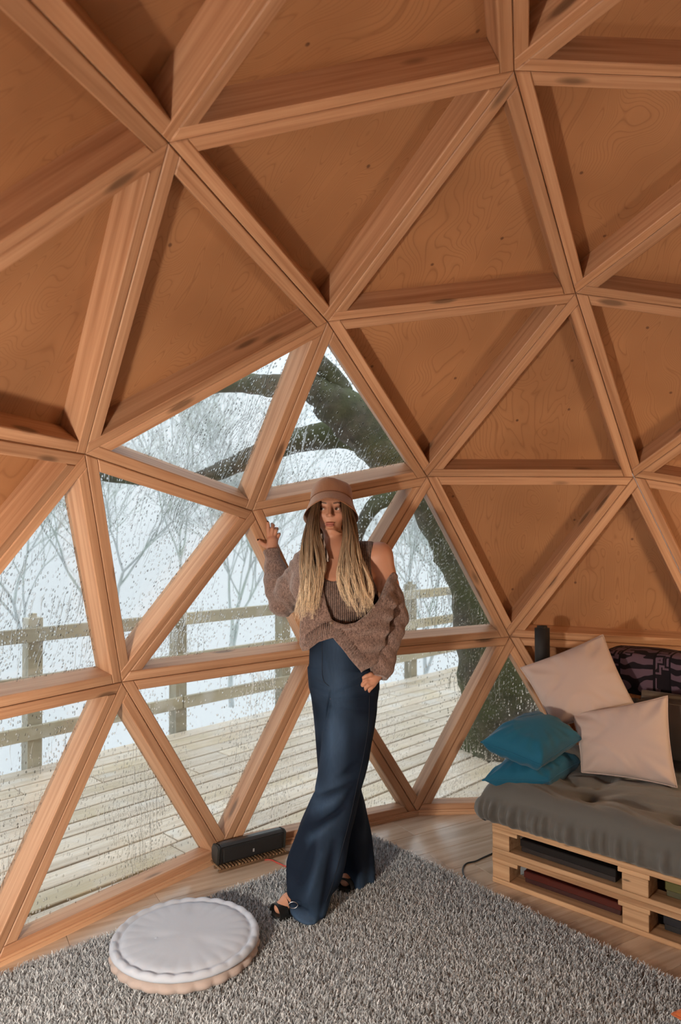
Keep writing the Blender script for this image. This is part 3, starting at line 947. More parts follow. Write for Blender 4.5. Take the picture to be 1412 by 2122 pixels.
tf = [(0.36, 0.17), (0.72, 0.17), (1.06, 0.17), (0.36, 0.55), (0.72, 0.55), (1.06, 0.55), (0.10, 0.36)]
link('cover', tufted_slab('cover', -0.045, 1.25, -0.015, 0.80, 0.2545, 0.415, tf, 220, 72), greycl, mroot, True)
for tx, ty in tf[:6]:
    bm = bmesh.new()
    bmesh.ops.create_uvsphere(bm, u_segments=10, v_segments=6, radius=0.012, matrix=Matrix.Translation((tx, ty, 0.372)) @ Matrix.Diagonal((1, 1, .5, 1)))
    link('tuft_button', bm_mesh(bm, 'tuft'), greycl, mroot, True)
pts = [(-0.052 + 0.0, -0.02 + 0.0, 0.352), (0.02, -0.04, 0.352), (0.10, -0.047, 0.350), (0.2, -0.049, 0.352)]

# back cushion
broot = tag(empty('back_cushion'), 'brown grey back cushion along the rear of the pallet sofa', 'cushion')
broot.matrix_basis = SOFA_M @ Matrix.Translation((0.33, 0.645, 0.438)) @ Matrix.Rotation(math.radians(-10), 4, 'X')
bm = bmesh.new()
bm_box(bm, (0, 0, 0), (0.92, 0.15, 0.33))
bmesh.ops.bevel(bm, geom=bm.edges[:], offset=0.045, segments=5, affect='EDGES')
link('cover', bm_mesh(bm, 'back'), fabric('brown_cotton', (0.13, 0.10, 0.075), 0.9, 700, 0.35, 0.1, 0.2, 0.2, 6), broot, True)

# patterned throw folded over the back cushion
def throw_mat():
    m = NM('dark_patterned_textile')
    v = m.obj()
    w1 = m.n('ShaderNodeTexWave', {'Vector': m.mapping(v, (1, 1, 1)), 'Scale': 9.0, 'Distortion': 5.5, 'Detail': 1.5}, wave_type='RINGS').outputs[1]
    vor = m.n('ShaderNodeTexVoronoi', {'Vector': v, 'Scale': 15.0}, distance='CHEBYCHEV').outputs['Distance']
    diamonds = m.math('FRACT', m.math('MULTIPLY', vor, 3.6))
    zone = m.math('FRACT', m.math('MULTIPLY', m.n('ShaderNodeSeparateXYZ', {0: v}).outputs[0], 4.2))
    z = m.ramp(zone, [(0.30, 0.0), (0.305, 1.0)], 'CONSTANT')
    pat = m.mix(z, m.ramp(diamonds, [(0.45, 0.0), (0.52, 1.0)]), m.ramp(w1, [(0.42, 0.0), (0.5, 1.0)]))
    edge = m.ramp(zone, [(0.0, 1.0), (0.03, 0.0), (0.285, 0.0), (0.29, 1.0), (0.325, 1.0), (0.33, 0.0), (0.97, 0.0), (0.98, 1.0)], 'CONSTANT')
    c = m.mix(pat, (0.012, 0.009, 0.013), (0.115, 0.075, 0.105))
    c = m.mix(edge, c, (0.008, 0.006, 0.009))
    return m.p(col=c, rough=0.85, spec=0.15)
THROW = throw_mat()
troot = tag(empty('patterned_throw'), 'dark purple patterned textile folded over the back of the sofa', 'textile')
troot.matrix_basis = SOFA_M @ Matrix.Translation((0.17, 0.868, 0.762))
vs, fs = [], []
prof = [(-0.048, -0.055), (-0.052, 0.0), (-0.054, 0.06), (-0.052, 0.105), (-0.045, 0.135), (-0.02, 0.150), (0.03, 0.155), (0.10, 0.157), (0.16, 0.152), (0.185, 0.13), (0.19, 0.06), (0.19, -0.1)]
NXT = 40
for i in range(NXT + 1):
    x = i / NXT * 1.05
    for k, (y, z) in enumerate(prof):
        vs.append((x, y + 0.005 * math.sin(x * 22 + k), z + 0.005 * math.sin(x * 13 + k * 0.7)))
n = len(prof)
for i in range(NXT):
    for k in range(n - 1):
        fs.append((i * n + k, (i + 1) * n + k, (i + 1) * n + k + 1, i * n + k + 1))
to = link('cloth', mesh('cloth', vs, fs), THROW, troot, True)
sm = to.modifiers.new('thickness', 'SOLIDIFY'); sm.thickness = 0.008
box('folded_core', (0.012, -0.038, 0.0), (1.04, 0.18, 0.145), THROW, troot, 0.02, 3)

# ------------------------------------------------------------------ pillows
def pillow(name, corners, thick, mat, label, seed=1, pinch=0.07, n=48, wr=0.010, group=None, seam_mat=None):
    """corners: four world points in order; stuffed square cushion with pinched corners"""
    C = [Vector(c) for c in corners]
    cen = sum(C, Vector()) / 4
    nrm = (C[1] - C[0] + C[2] - C[3]).cross(C[3] - C[0] + C[2] - C[1]).normalized()
    rs = np.random.RandomState(seed)
    ph = rs.uniform(0, 6.28, 12)
    root = tag(empty(name, cen), label, 'pillow', group)
    vs, fs = [], []
    for side in (1, -1):
        for j in range(n + 1):
            for i in range(n + 1):
                u, v = i / n * 2 - 1, j / n * 2 - 1
                # edges draw in between the corners
                uu = u * (1 - pinch * (1 - v * v) * abs(u) ** 2); vv = v * (1 - pinch * (1 - u * u) * abs(v) ** 2)
                a, b = (uu + 1) / 2, (vv + 1) / 2
                p = C[0] * (1 - a) * (1 - b) + C[1] * a * (1 - b) + C[2] * a * b + C[3] * (1 - a) * b
                t = ((1 - u ** 2) * (1 - v ** 2)) ** 0.42
                rim = max(abs(u), abs(v))
                rr = math.hypot(u, v)
                ang = math.atan2(v, u)
                wrk = math.sin(9 * ang + ph[0] + 2.5 * rr) * 0.5 + math.sin(17 * ang + ph[1] - 3 * rr) * 0.35 + math.sin(5 * u + ph[2]) * math.sin(4 * v + ph[3]) * 0.8
                amp = wr * rr ** 3 * 0.9 * min(1, (1 - rim) * 8)
                d = thick / 2 * t * (1 + 0.10 * math.sin(3.1 * u + ph[4]) * math.sin(2.7 * v + ph[5])) + amp * wrk
                d += wr * 0.5 * math.exp(-((v * 0.8 + u * 0.5 + 0.5 + 0.15 * math.sin(4 * u + ph[6])) / 0.09) ** 2) * t - wr * 0.6 * math.exp(-((u * 0.7 - v * 0.4 + 0.45 + 0.1 * math.sin(5 * v + ph[7])) / 0.07) ** 2) * t
                if rim >= 1: d = 0.0
                vs.append(p + nrm * side * max(d, 0.0) - cen)
    N = (n + 1) * (n + 1)
    for s in (0, 1):
        for j in range(n):
            for i in range(n):
                q = (s * N + j * (n + 1) + i, s * N + j * (n + 1) + i + 1, s * N + (j + 1) * (n + 1) + i + 1, s * N + (j + 1) * (n + 1) + i)
                fs.append(q if s == 0 else q[::-1])
    me = mesh('cover', vs, fs)
    bm = bmesh.new(); bm.from_mesh(me)
    bmesh.ops.remove_doubles(bm, verts=bm.verts, dist=1e-5)
    bmesh.ops.recalc_face_normals(bm, faces=bm.faces)
    bm.to_mesh(me); bm.free()
    link('cover', me, mat, root, True)
    # seam piping round the rim
    pts = []
    for (i0, j0, i1, j1) in ((0, 0, n, 0), (n, 0, n, n), (n, n, 0, n), (0, n, 0, 0)):
        for k in range(0, n, 2):
            i = i0 + (i1 - i0) * k // n; j = j0 + (j1 - j0) * k // n
            pts.append(vs[j * (n + 1) + i])
    pts.append(pts[0])
    tube('seam', pts, 0.003, seam_mat or mat, root, 6)
    return root
PINK = fabric('dusty_pink_cotton', (0.50, 0.405, 0.37), 0.85, 600, 0.25, 0.05, 0.15, 0.12, 8)
TEAL = fabric('teal_velvet', (0.008, 0.105, 0.19), 0.75, 500, 0.2, 0.1, 0.15, 0.1, 9)
pillow('teal_pillow', [at(1000, 1617, 3.12), at(1140, 1618, 3.08), at(1205, 1578, 3.30), at(1070, 1570, 3.36)], 0.15, TEAL, 'teal velvet pillow lying flat at the bottom of the pile', 3, 0.05, group='teal pillows')
pillow('teal_pillow', [at(997, 1538, 3.12), at(1122, 1586, 3.02), at(1208, 1530, 3.26), at(1092, 1478, 3.36)], 0.19, TEAL, 'teal velvet pillow on top of the flat teal one', 8, 0.05, group='teal pillows')
pillow('pink_pillow', [at(1148, 1509, 3.36), at(1320, 1470, 3.34), at(1250, 1315, 3.54), at(1079, 1384, 3.52)], 0.15, PINK, 'pale pink pillow tipped on its corner on the teal pillows', 5, 0.05, group='pink pillows')
pillow('pink_pillow', [at(1206, 1600, 3.22), at(1404, 1632, 3.05), at(1384, 1442, 3.20), at(1185, 1478, 3.36)], 0.14, PINK, 'dusty pink pillow standing upright against the back cushion', 11, 0.06, group='pink pillows')

# ------------------------------------------------------------------ speakers and cables
def black_fabric():
    m = NM('speaker_cloth')
    v = m.obj()
    vor = m.n('ShaderNodeTexVoronoi', {'Vector': v, 'Scale': 420.0}).outputs['Distance']
    return m.p(col=(0.010, 0.010, 0.011), rough=0.6, normal=m.bump(vor, 0.4, 0.002))
CLOTH_B = black_fabric()
PLAST_B = plain('black_plastic', (0.014, 0.014, 0.015), 0.35)
def extrude_profile(name, prof, x0, x1, mat, parent, bev=0.004):
    n = len(prof)
    vs = [(x0, y, z) for y, z in prof] + [(x1, y, z) for y, z in prof]
    fs = [tuple(range(n - 1, -1, -1)), tuple(range(n, 2 * n))] + [(i, (i + 1) % n, n + (i + 1) % n, n + i) for i in range(n)]
    me = mesh(name, vs, fs)
    bm = bmesh.new(); bm.from_mesh(me)
    bmesh.ops.recalc_face_normals(bm, faces=bm.faces)
    bmesh.ops.bevel(bm, geom=bm.edges[:], offset=bev, segments=2, affect='EDGES')
    bm.to_mesh(me); bm.free()
    return link(name, me, mat, parent)
a, b = fl(455, 1806), fl(592, 1768)
ang = math.atan2(b.y - a.y, b.x - a.x)
LEN = (b - a).length
spk = tag(empty('floor_speaker', (a.x, a.y, 0.021), ang), 'black wedge shaped speaker lying on a slatted tray by the window', 'speaker')
prof = [(0.012, 0.0), (0.0, 0.078), (0.018, 0.088), (0.062, 0.082), (0.078, 0.06), (0.076, 0.012), (0.06, 0.0)]
extrude_profile('cabinet', prof, 0.006, LEN - 0.006, PLAST_B, spk)
box('grille', (0.02, -0.002, 0.012), (LEN - 0.02, 0.006, 0.072), CLOTH_B, spk, 0.002)
extrude_profile('end_cap', prof, -0.006, 0.0055, plain('speaker_cap', (0.03, 0.032, 0.03), 0.5), spk, 0.003)
extrude_profile('end_cap', prof, LEN - 0.0055, LEN + 0.006, plain('speaker_cap2', (0.03, 0.032, 0.03), 0.5), spk, 0.003)
box('badge', (LEN * .5 - .004, -0.004, 0.028), (LEN * .5 + .004, -0.0015, 0.042), plain('badge_grey', (0.35, 0.35, 0.36), 0.4), spk)
tray = tag(empty('slatted_tray', (a.x, a.y, 0.0), ang), 'small slatted wooden tray under the black floor speaker', 'tray')
TRW = wood('tray_wood', (0.34, 0.22, 0.12), (0.22, 0.13, 0.07), (0.10, 0.06, 0.03), 0.05, 0.6)
for y in (-0.016, 0.03, 0.078):
    box('runner', (-0.01, y, 0.0005), (LEN + 0.015, y + 0.012, 0.0125), TRW, tray, 0.002)
NS = 22
for k in range(NS):
    x = -0.008 + k * (LEN + 0.012) / NS
    box('slat', (x, -0.018, 0.0130), (x + 0.0095, 0.092, 0.0205), TRW, tray, 0.0015)

up = at(1125, 1400, 3.72)
UZ = up.z
us = tag(empty('shelf_speaker', (up.x, up.y, UZ + 0.0205), math.radians(-95)), 'tall slim black speaker standing upright behind the pillows', 'speaker')
UH = at(1125, 1297, 3.72).z - UZ - 0.0205
bm = bmesh.new()
bmesh.ops.create_cone(bm, cap_ends=True, segments=32, radius1=0.04, radius2=0.04, depth=UH, matrix=Matrix.Translation((0, 0, UH / 2)) @ Matrix.Diagonal((1, 0.9, 1, 1)))
bmesh.ops.bevel(bm, geom=[e for e in bm.edges if all(v.co.z > UH - 1e-4 for v in e.verts)], offset=0.012, segments=3, affect='EDGES')
link('cabinet', bm_mesh(bm, 'cab'), CLOTH_B, us, True)
bm = bmesh.new()
bmesh.ops.create_cone(bm, cap_ends=True, segments=32, radius1=0.043, radius2=0.042, depth=0.02, matrix=Matrix.Translation((0, 0, -0.0102)))
link('base', bm_mesh(bm, 'base'), PLAST_B, us, True)
# the bracket shelf that carries it, fixed to the dome frame in the corner
shelf = tag(empty('corner_shelf', (up.x, up.y, 0), math.atan2(PF.y, PF.x)), 'small pine bracket shelf under the slim speaker behind the pillows', 'shelf')
box('board', (-0.055, -0.06, UZ - 0.021), (0.075, 0.30, UZ - 0.0005), PALLET, shelf, 0.003)
box('bracket', (-0.01, 0.10, UZ - 0.10), (0.012, 0.29, UZ - 0.0215), PALLET, shelf, 0.003)

def cable(name, pts, r, mat, label):
    P_ = [tuple(q) for q in smooth_path(pts, 8)]
    o = tube(name, P_, r, mat, None, 8)
    return tag(o, label, 'cable')
def fpt(u, v, z): p = fl(u, v, z); return (p.x, p.y, p.z)
cable('power_cable', [fpt(1022, 1768, .004), fpt(1000, 1778, .004), fpt(985, 1785, .004), fpt(968, 1789, .004), fpt(960, 1798, .004), fpt(961, 1812, .004), fpt(972, 1832, .012)], 0.0035, plain('black_cable', (0.02, 0.02, 0.02), 0.5), 'thin black cable curling over the floor beside the pallets')
cable('red_wire', [fpt(528, 1784, .003), fpt(545, 1782, .003), fpt(562, 1782, .003), fpt(578, 1789, .003), fpt(600, 1796, .003), fpt(640, 1790, .003)], 0.0028, plain('red_wire', (0.55, 0.08, 0.06), 0.5), 'thin red wire on the floor in front of the slatted tray')
oc = fl(1440, 2140)
pillow('rust_floor_pillow', [(oc.x + .04, oc.y + .06, .06), (oc.x - .32, oc.y + .10, .06), (oc.x - .35, oc.y - .28, .06), (oc.x + .01, oc.y - .30, .06)], 0.075, fabric('rust_cotton', (0.45, 0.12, 0.04)), 'rust orange floor pillow at the bottom right corner of the rug', 2)
# ------------------------------------------------------------------ implicit surfaces -> meshes
def smin(a, b, k):
    h = np.clip(0.5 + 0.5 * (b - a) / k, 0, 1)
    return b * (1 - h) + a * h - k * h * (1 - h)
def smax(a, b, k): return -smin(-a, -b, k)
def s_cone(p, a, b, r1, r2):
    a = np.asarray(a, float); b = np.asarray(b, float)
    ab = b - a
    t = np.clip(((p - a) @ ab) / (ab @ ab), 0, 1)
    return np.linalg.norm(p - a - t[:, None] * ab, axis=1) - (r1 + (r2 - r1) * t)
def s_ell(p, c, r, R=None):
    q = p - np.asarray(c, float)
    if R is not None: q = q @ R
    r = np.asarray(r, float)
    k0 = np.linalg.norm(q / r, axis=1); k1 = np.linalg.norm(q / (r * r), axis=1) + 1e-9
    return k0 * (k0 - 1) / k1
def s_chain(p, pts, k=0.0):
    d = None
    for (a, ra), (b, rb) in zip(pts, pts[1:]):
        e = s_cone(p, a, b, ra, rb)
        d = e if d is None else (smin(d, e, k) if k else np.minimum(d, e))
    return d
def s_zprof(p, rows, power=2.0):
    """stacked ellipses: rows of (z, cx, cy, a, b), z falling or rising; closed at both ends"""
    rows = np.array(sorted(rows))
    z = p[:, 2]
    cx, cy, a, b = [np.interp(z, rows[:, 0], rows[:, i]) for i in range(1, 5)]
    q = (np.abs((p[:, 0] - cx) / a) ** power + np.abs((p[:, 1] - cy) / b) ** power) ** (1 / power)
    d = (q - 1) * np.minimum(a, b)
    return np.maximum(d, np.maximum(rows[0, 0] - z, z - rows[-1, 0]))
def s_poly(x, z, poly):
    """signed distance to a polygon in the x-z plane, negative inside"""
    P_ = np.array(poly, float)
    d = np.full(len(x), 1e9); s = np.ones(len(x))
    n = len(P_)
    for i in range(n):
        a, b = P_[i], P_[i - 1]
        e = b - a
        wx, wz = x - a[0], z - a[1]
        t = np.clip((wx * e[0] + wz * e[1]) / (e @ e), 0, 1)
        bx, bz = wx - e[0] * t, wz - e[1] * t
        d = np.minimum(d, bx * bx + bz * bz)
        c1 = z >= a[1]; c2 = z < b[1]; c3 = e[0] * wz > e[1] * wx
        s = np.where((c1 & c2 & c3) | (~c1 & ~c2 & ~c3), -s, s)
    return s * np.sqrt(d)

def sdf_mesh(name, fn, lo, hi, h, slack=0.012, polish=1):
    lo = np.array(lo, float); B = 8
    nb = np.ceil((np.array(hi, float) - lo) / (h * B)).astype(int)
    n = nb * B
    D = np.empty(n, np.float32)
    bi = np.stack(np.meshgrid(*[np.arange(k) for k in nb], indexing='ij'), -1).reshape(-1, 3)
    cen = lo + (bi * B + (B - 1) / 2) * h
    dc = fn(cen)
    keep = np.abs(dc) < h * B * 0.87 + slack
    D5 = D.reshape(nb[0], B, nb[1], B, nb[2], B)
    fill = np.where(dc < 0, -1.0, 1.0).astype(np.float32).reshape(nb)
    D5[:] = fill[:, None, :, None, :, None]
    loc = np.stack(np.meshgrid(*[np.arange(B)] * 3, indexing='ij'), -1).reshape(-1, 3)
    ks = np.nonzero(keep)[0]
    for c in range(0, len(ks), 300):
        kk = ks[c:c + 300]
        pts = lo + (bi[kk][:, None, :] * B + loc[None]) * h
        v = fn(pts.reshape(-1, 3)).astype(np.float32).reshape(len(kk), B, B, B)
        for q, i in enumerate(kk):
            b = bi[i]
            D5[b[0], :, b[1], :, b[2], :] = v[q]
    S = D < 0
    cnt = np.zeros(n - 1, np.int8)
    for dx in (0, 1):
        for dy in (0, 1):
            for dz in (0, 1):
                cnt += S[dx:n[0] - 1 + dx, dy:n[1] - 1 + dy, dz:n[2] - 1 + dz]
    act = np.argwhere((cnt > 0) & (cnt < 8))
    idm = np.full(n - 1, -1, np.int32)
    idm[act[:, 0], act[:, 1], act[:, 2]] = np.arange(len(act))
    corners = [(x, y, z) for x in (0, 1) for y in (0, 1) for z in (0, 1)]
    val = {c: D[act[:, 0] + c[0], act[:, 1] + c[1], act[:, 2] + c[2]] for c in corners}
    acc = np.zeros((len(act), 3)); num = np.zeros(len(act))
    for a in corners:
        for ax in range(3):
            if a[ax]: continue
            b = list(a); b[ax] = 1; b = tuple(b)
            d0, d1 = val[a], val[b]
            m = (d0 < 0) != (d1 < 0)
            t = np.where(m, d0 / np.where(m, d0 - d1, 1), 0)
            p = np.repeat(np.array([a], float), len(act), 0); p[:, ax] = t
            acc += p * m[:, None]; num += m
    V = lo + (act + acc / num[:, None]) * h
    F = []
    for ax in range(3):
        o1, o2 = [(1, 2), (2, 0), (0, 1)][ax]
        sl0 = [slice(None)] * 3; sl1 = [slice(None)] * 3
        sl0[ax] = slice(0, n[ax] - 1); sl1[ax] = slice(1, n[ax])
        A, Bq = S[tuple(sl0)], S[tuple(sl1)]
        e = np.argwhere(A != Bq)
        e = e[(e[:, o1] > 0) & (e[:, o2] > 0) & (e[:, o1] < n[o1] - 1) & (e[:, o2] < n[o2] - 1)]
        s = A[e[:, 0], e[:, 1], e[:, 2]]
        q = []
        for a_, b_ in ((1, 1), (0, 1), (0, 0), (1, 0)):
            c = e.copy(); c[:, o1] -= a_; c[:, o2] -= b_
            q.append(idm[c[:, 0], c[:, 1], c[:, 2]])
        q = np.stack(q, 1)
        q[~s] = q[~s][:, ::-1]
        F.append(q)
    F = np.concatenate(F)
    F = F[(F >= 0).all(1)]
    for _ in range(polish):
        e = h * 0.5
        d0 = fn(V)
        g = np.stack([fn(V + np.eye(3)[i] * e) - fn(V - np.eye(3)[i] * e) for i in range(3)], 1) / (2 * e)
        gl = (g * g).sum(1) + 1e-6
        step = np.clip(d0 / gl, -h, h)[:, None] * g
        sl = np.linalg.norm(step, axis=1, keepdims=True)
        V = V - step * np.minimum(1, h / (sl + 1e-9)) * 0.9
    me = np_mesh(name, V, F)
    return me, V

def vnoise(p, s, seed=0):
    """cheap smooth pseudo noise, about -1..1"""
    q = p * s
    a = seed * 1.7
    return (np.sin(q[:, 0] * 1.0 + 1.9 * np.sin(q[:, 1] * 0.7 + a) + a) * np.cos(q[:, 2] * 1.1 + 1.3 * np.sin(q[:, 0] * 0.6 - a)) +
            np.sin(q[:, 1] * 1.3 + 1.1 * np.cos(q[:, 2] * 0.9 + a) - 2 * a) * 0.6) / 1.6
# ------------------------------------------------------------------ the person
WD = 3.05                                     # distance of the standing figure from the camera
XL = Vector((RM[0][0], RM[0][1], 0)).normalized(); YL = Vector((RM[2][0], RM[2][1], 0)).normalized()
WO = Vector((CAM[0], CAM[1], 0)) + YL * WD
WM = Matrix.Identity(4)
for _i in range(3): WM[_i][0], WM[_i][1], WM[_i][2], WM[_i][3] = XL[_i], YL[_i], (0, 0, 1)[_i], WO[_i]
WMi = WM.inverted()
def L(u, v, y=0.0):
    """point of the figure: where it shows in the photograph, at y behind (+) or before (-) the figure's mid plane"""
    d = RM.T @ np.array([(u - 706) / FPX, (v - 1061) / FPX, 1.0])
    yl = np.array([YL[0], YL[1], 0])
    t = (WD + y) / (d @ yl)
    return np.array(WMi @ Vector(CAM + d * t))
person = tag(empty('person'), 'person in bucket hat, brown knit cardigan and flared jeans leaning on a window beam', 'person')
person.matrix_basis = WM
PPM = FPX / WD

HC = L(684, 1054, -0.005)                      # between the eyes (head frame origin, a little inside the face)
HC = HC + np.array([0, 0.085, 0])              # face front sits 85 mm before the origin
def hp(x, y, z): return HC + np.array([x, y, z])
SHL = L(786, 1152, 0.02); SHR = L(632, 1166, 0.03)
ELL = L(818, 1276, 0.05); WRL = L(788, 1392, -0.06)
ELR = L(584, 1248, 0.14); WRR = L(564, 1146, 0.205)
Zof = lambda v: L(706, v, 0)[2]
Xof = lambda u: (u - 706) / PPM
torso_rows = [(Zof(1108), Xof(694), 0.035, 0.022, 0.02), (Zof(1130), Xof(699), 0.03, 0.055, 0.042), (Zof(1148), Xof(703), 0.025, 0.105, 0.062), (Zof(1165), Xof(705), 0.02, 0.142, 0.080), (Zof(1195), Xof(706), 0.005, 0.155, 0.100),
              (Zof(1225), Xof(706), -0.005, 0.152, 0.112), (Zof(1260), Xof(702), 0.0, 0.132, 0.098), (Zof(1310), Xof(695), 0.0, 0.105, 0.082), (Zof(1350), Xof(703), 0.005, 0.128, 0.098), (Zof(1395), Xof(711), 0.01, 0.14, 0.108), (Zof(1440), Xof(711), 0.01, 0.12, 0.10)]
def px_rows(rows, depth_scale):
    out = []
    for v, u0, u1, y, b in rows:
        p0, p1 = L(u0, v, y), L(u1, v, y)
        a = (p1[0] - p0[0]) / 2
        out.append(((p0[2] + p1[2]) / 2, (p0[0] + p1[0]) / 2, y, a, b if b else a * depth_scale))
    return out
front_rows = px_rows([(1385, 672, 783, 0.0, 0.105), (1430, 682, 784, -0.005, 0.10), (1470, 678, 781, -0.02, 0.098), (1520, 670, 775, -0.035, 0.09), (1570, 663, 765, -0.055, 0.085), (1610, 657, 757, -0.07, 0.083), (1640, 652, 749, -0.08, 0.086), (1680, 634, 740, -0.09, 0.098), (1730, 612, 729, -0.105, 0.112), (1780, 597, 716, -0.12, 0.124), (1815, 596, 706, -0.13, 0.128), (1840, 598, 696, -0.135, 0.13), (1862, 604, 684, -0.14, 0.128), (1884, 612, 672, -0.15, 0.125)], .9)
back_rows = px_rows([(1385, 641, 740, 0.02, 0.10), (1430, 645, 735, 0.03, 0.095), (1480, 649, 733, 0.04, 0.088), (1540, 655, 733, 0.05, 0.08), (1600, 660, 742, 0.06, 0.08), (1640, 664, 751, 0.07, 0.085), (1690, 668, 761, 0.09, 0.10), (1740, 680, 770, 0.11, 0.115), (1780, 692, 776, 0.125, 0.122), (1812, 700, 777, 0.14, 0.12)], .9)
def shrink(rows, k): return [(z, cx, cy, a * k, b * k) for z, cx, cy, a, b in rows]

# --- skin: one continuous body
FING = []
def finger(pts, r):
    FING.append([(np.array(p), ri) for p, ri in zip(pts, r)])
BY = 0.0
# raised hand (her right): heel of the palm on the beam, index up along it, the others closing over the far edge
palmR = [(L(565, 1142, 0.205), 0.024), (L(565, 1122, 0.222), 0.026)]
kn = [L(557, 1112, 0.226), L(563, 1109, 0.222), L(569, 1111, 0.226), L(574, 1117, 0.232)]
finger([kn[0], L(556.5, 1098, 0.226), L(556, 1089, 0.226), L(555.5, 1083, 0.227)], [0.0095, 0.0085, 0.0078, 0.0068])
finger([kn[1], L(565, 1096, 0.222), L(566, 1089, 0.236), L(564, 1086, 0.256)], [0.0095, 0.0088, 0.008, 0.007])
finger([kn[2], L(572, 1100, 0.226), L(574, 1096, 0.244), L(571, 1095, 0.264)], [0.0092, 0.0085, 0.0078, 0.0068])
finger([kn[3], L(577.5, 1109, 0.234), L(579, 1107, 0.250), L(576, 1107, 0.266)], [0.0085, 0.0078, 0.007, 0.0062])
finger([L(560, 1134, 0.215), L(550, 1131, 0.222), L(542, 1125.5, 0.228), L(537, 1120.5, 0.230)], [0.0125, 0.0105, 0.009, 0.0072])
# lowered hand (her left): fingertips showing below the long cuff
palmL = [(L(788, 1392, -0.06), 0.023), (L(774, 1408, -0.075), 0.024)]
finger([L(770, 1404, -0.088), L(760, 1404, -0.092), L(753, 1407, -0.094), L(747, 1411, -0.092)], [0.0095, 0.0088, 0.008, 0.007])
finger([L(769, 1411, -0.090), L(760, 1412, -0.096), L(754, 1417, -0.098), L(750, 1422, -0.094)], [0.0095, 0.0088, 0.008, 0.007])
finger([L(771, 1417, -0.086), L(764, 1420, -0.094), L(759, 1424, -0.095), L(756, 1429, -0.090)], [0.0092, 0.0085, 0.0078, 0.0068])
finger([L(775, 1420, -0.078), L(770, 1425, -0.084), L(766, 1429, -0.086), L(764, 1433, -0.082)], [0.0085, 0.0078, 0.007, 0.0062])
finger([L(776, 1400, -0.084), L(768, 1398, -0.100), L(760, 1401, -0.104), L(754, 1404, -0.103)], [0.0115, 0.0095, 0.0085, 0.0072])
def near(p, c, r, fn, far=0.5):
    """evaluate fn only close to c"""
    m_ = ((p - c) ** 2).sum(1) < r * r
    out = np.full(len(p), far)
    if m_.any(): out[m_] = fn(p[m_])
    return out
def head_sdf(p): return near(p, HC + np.array([0, 0, -0.02]), 0.24, head_core)
def head_core(p):
    d = s_ell(p, hp(0, 0.022, 0.045), (0.073, 0.088, 0.082))
    d = smin(d, s_ell(p, hp(0, -0.012, -0.028), (0.0525, 0.070, 0.074)), 0.032)
    d = smin(d, s_ell(p, hp(0, -0.062, -0.0915), (0.0165, 0.0175, 0.0150)), 0.022)                     # chin
    for s in (-1, 1):
        d = smin(d, s_ell(p, hp(s * 0.037, -0.050, -0.024), (0.023, 0.026, 0.022)), 0.025)           # cheeks
        d = smin(d, s_cone(p, hp(s * 0.040, 0.006, -0.058), hp(s * 0.008, -0.056, -0.093), 0.012, 0.010), 0.022)   # jaw line
    d = smin(d, s_cone(p, hp(-0.034, -0.067, 0.026), hp(0.034, -0.067, 0.026), 0.010, 0.010), 0.022)   # brow
    for s in (-1, 1):
        d = smax(d, -s_ell(p, hp(s * 0.0315, -0.094, 0.001), (0.019, 0.018, 0.0125)), 0.012)            # sockets
        d = smin(d, s_ell(p, hp(s * 0.0315, -0.0655, 0.000), (0.0175, 0.0150, 0.0135)), 0.004)           # lids over the eyeballs
        d = smax(d, -s_ell(p, hp(s * 0.0315, -0.0835, -0.0015), (0.0150, 0.0090, 0.0046)), 0.0025)       # eye opening
    d = smin(d, s_cone(p, hp(0, -0.080, 0.012), hp(0, -0.100, -0.026), 0.0062, 0.0092), 0.012)          # nose
    d = smin(d, s_ell(p, hp(0, -0.101, -0.028), (0.0088, 0.0085, 0.0075)), 0.006)
    for s in (-1, 1):
        d = smin(d, s_ell(p, hp(s * 0.0105, -0.090, -0.030), (0.0065, 0.0085, 0.006)), 0.006)
        d = smax(d, -s_ell(p, hp(s * 0.0058, -0.0985, -0.0375), (0.0034, 0.0045, 0.003)), 0.002)
    d = smax(d, -s_ell(p, hp(0, -0.098, -0.0475), (0.0035, 0.012, 0.008)), 0.006)                        # philtrum
    d = smin(d, s_ell(p, hp(0, -0.0780, -0.0612), (0.0205, 0.0100, 0.0050)), 0.004)                      # upper lip
    d = smin(d, s_ell(p, hp(0, -0.0775, -0.0712), (0.0170, 0.0105, 0.0058)), 0.004)                      # lower lip
    d = smax(d, -s_ell(p, hp(0, -0.0925, -0.0668), (0.0225, 0.0080, 0.0014)), 0.003)                     # line between
    d = smax(d, -s_ell(p, hp(0, -0.084, -0.0835), (0.016, 0.010, 0.004)), 0.008)
    for s in (-1, 1):
        d = smin(d, s_ell(p, hp(s * 0.074, 0.018, -0.018), (0.008, 0.016, 0.028)), 0.006)                # ears
    return d
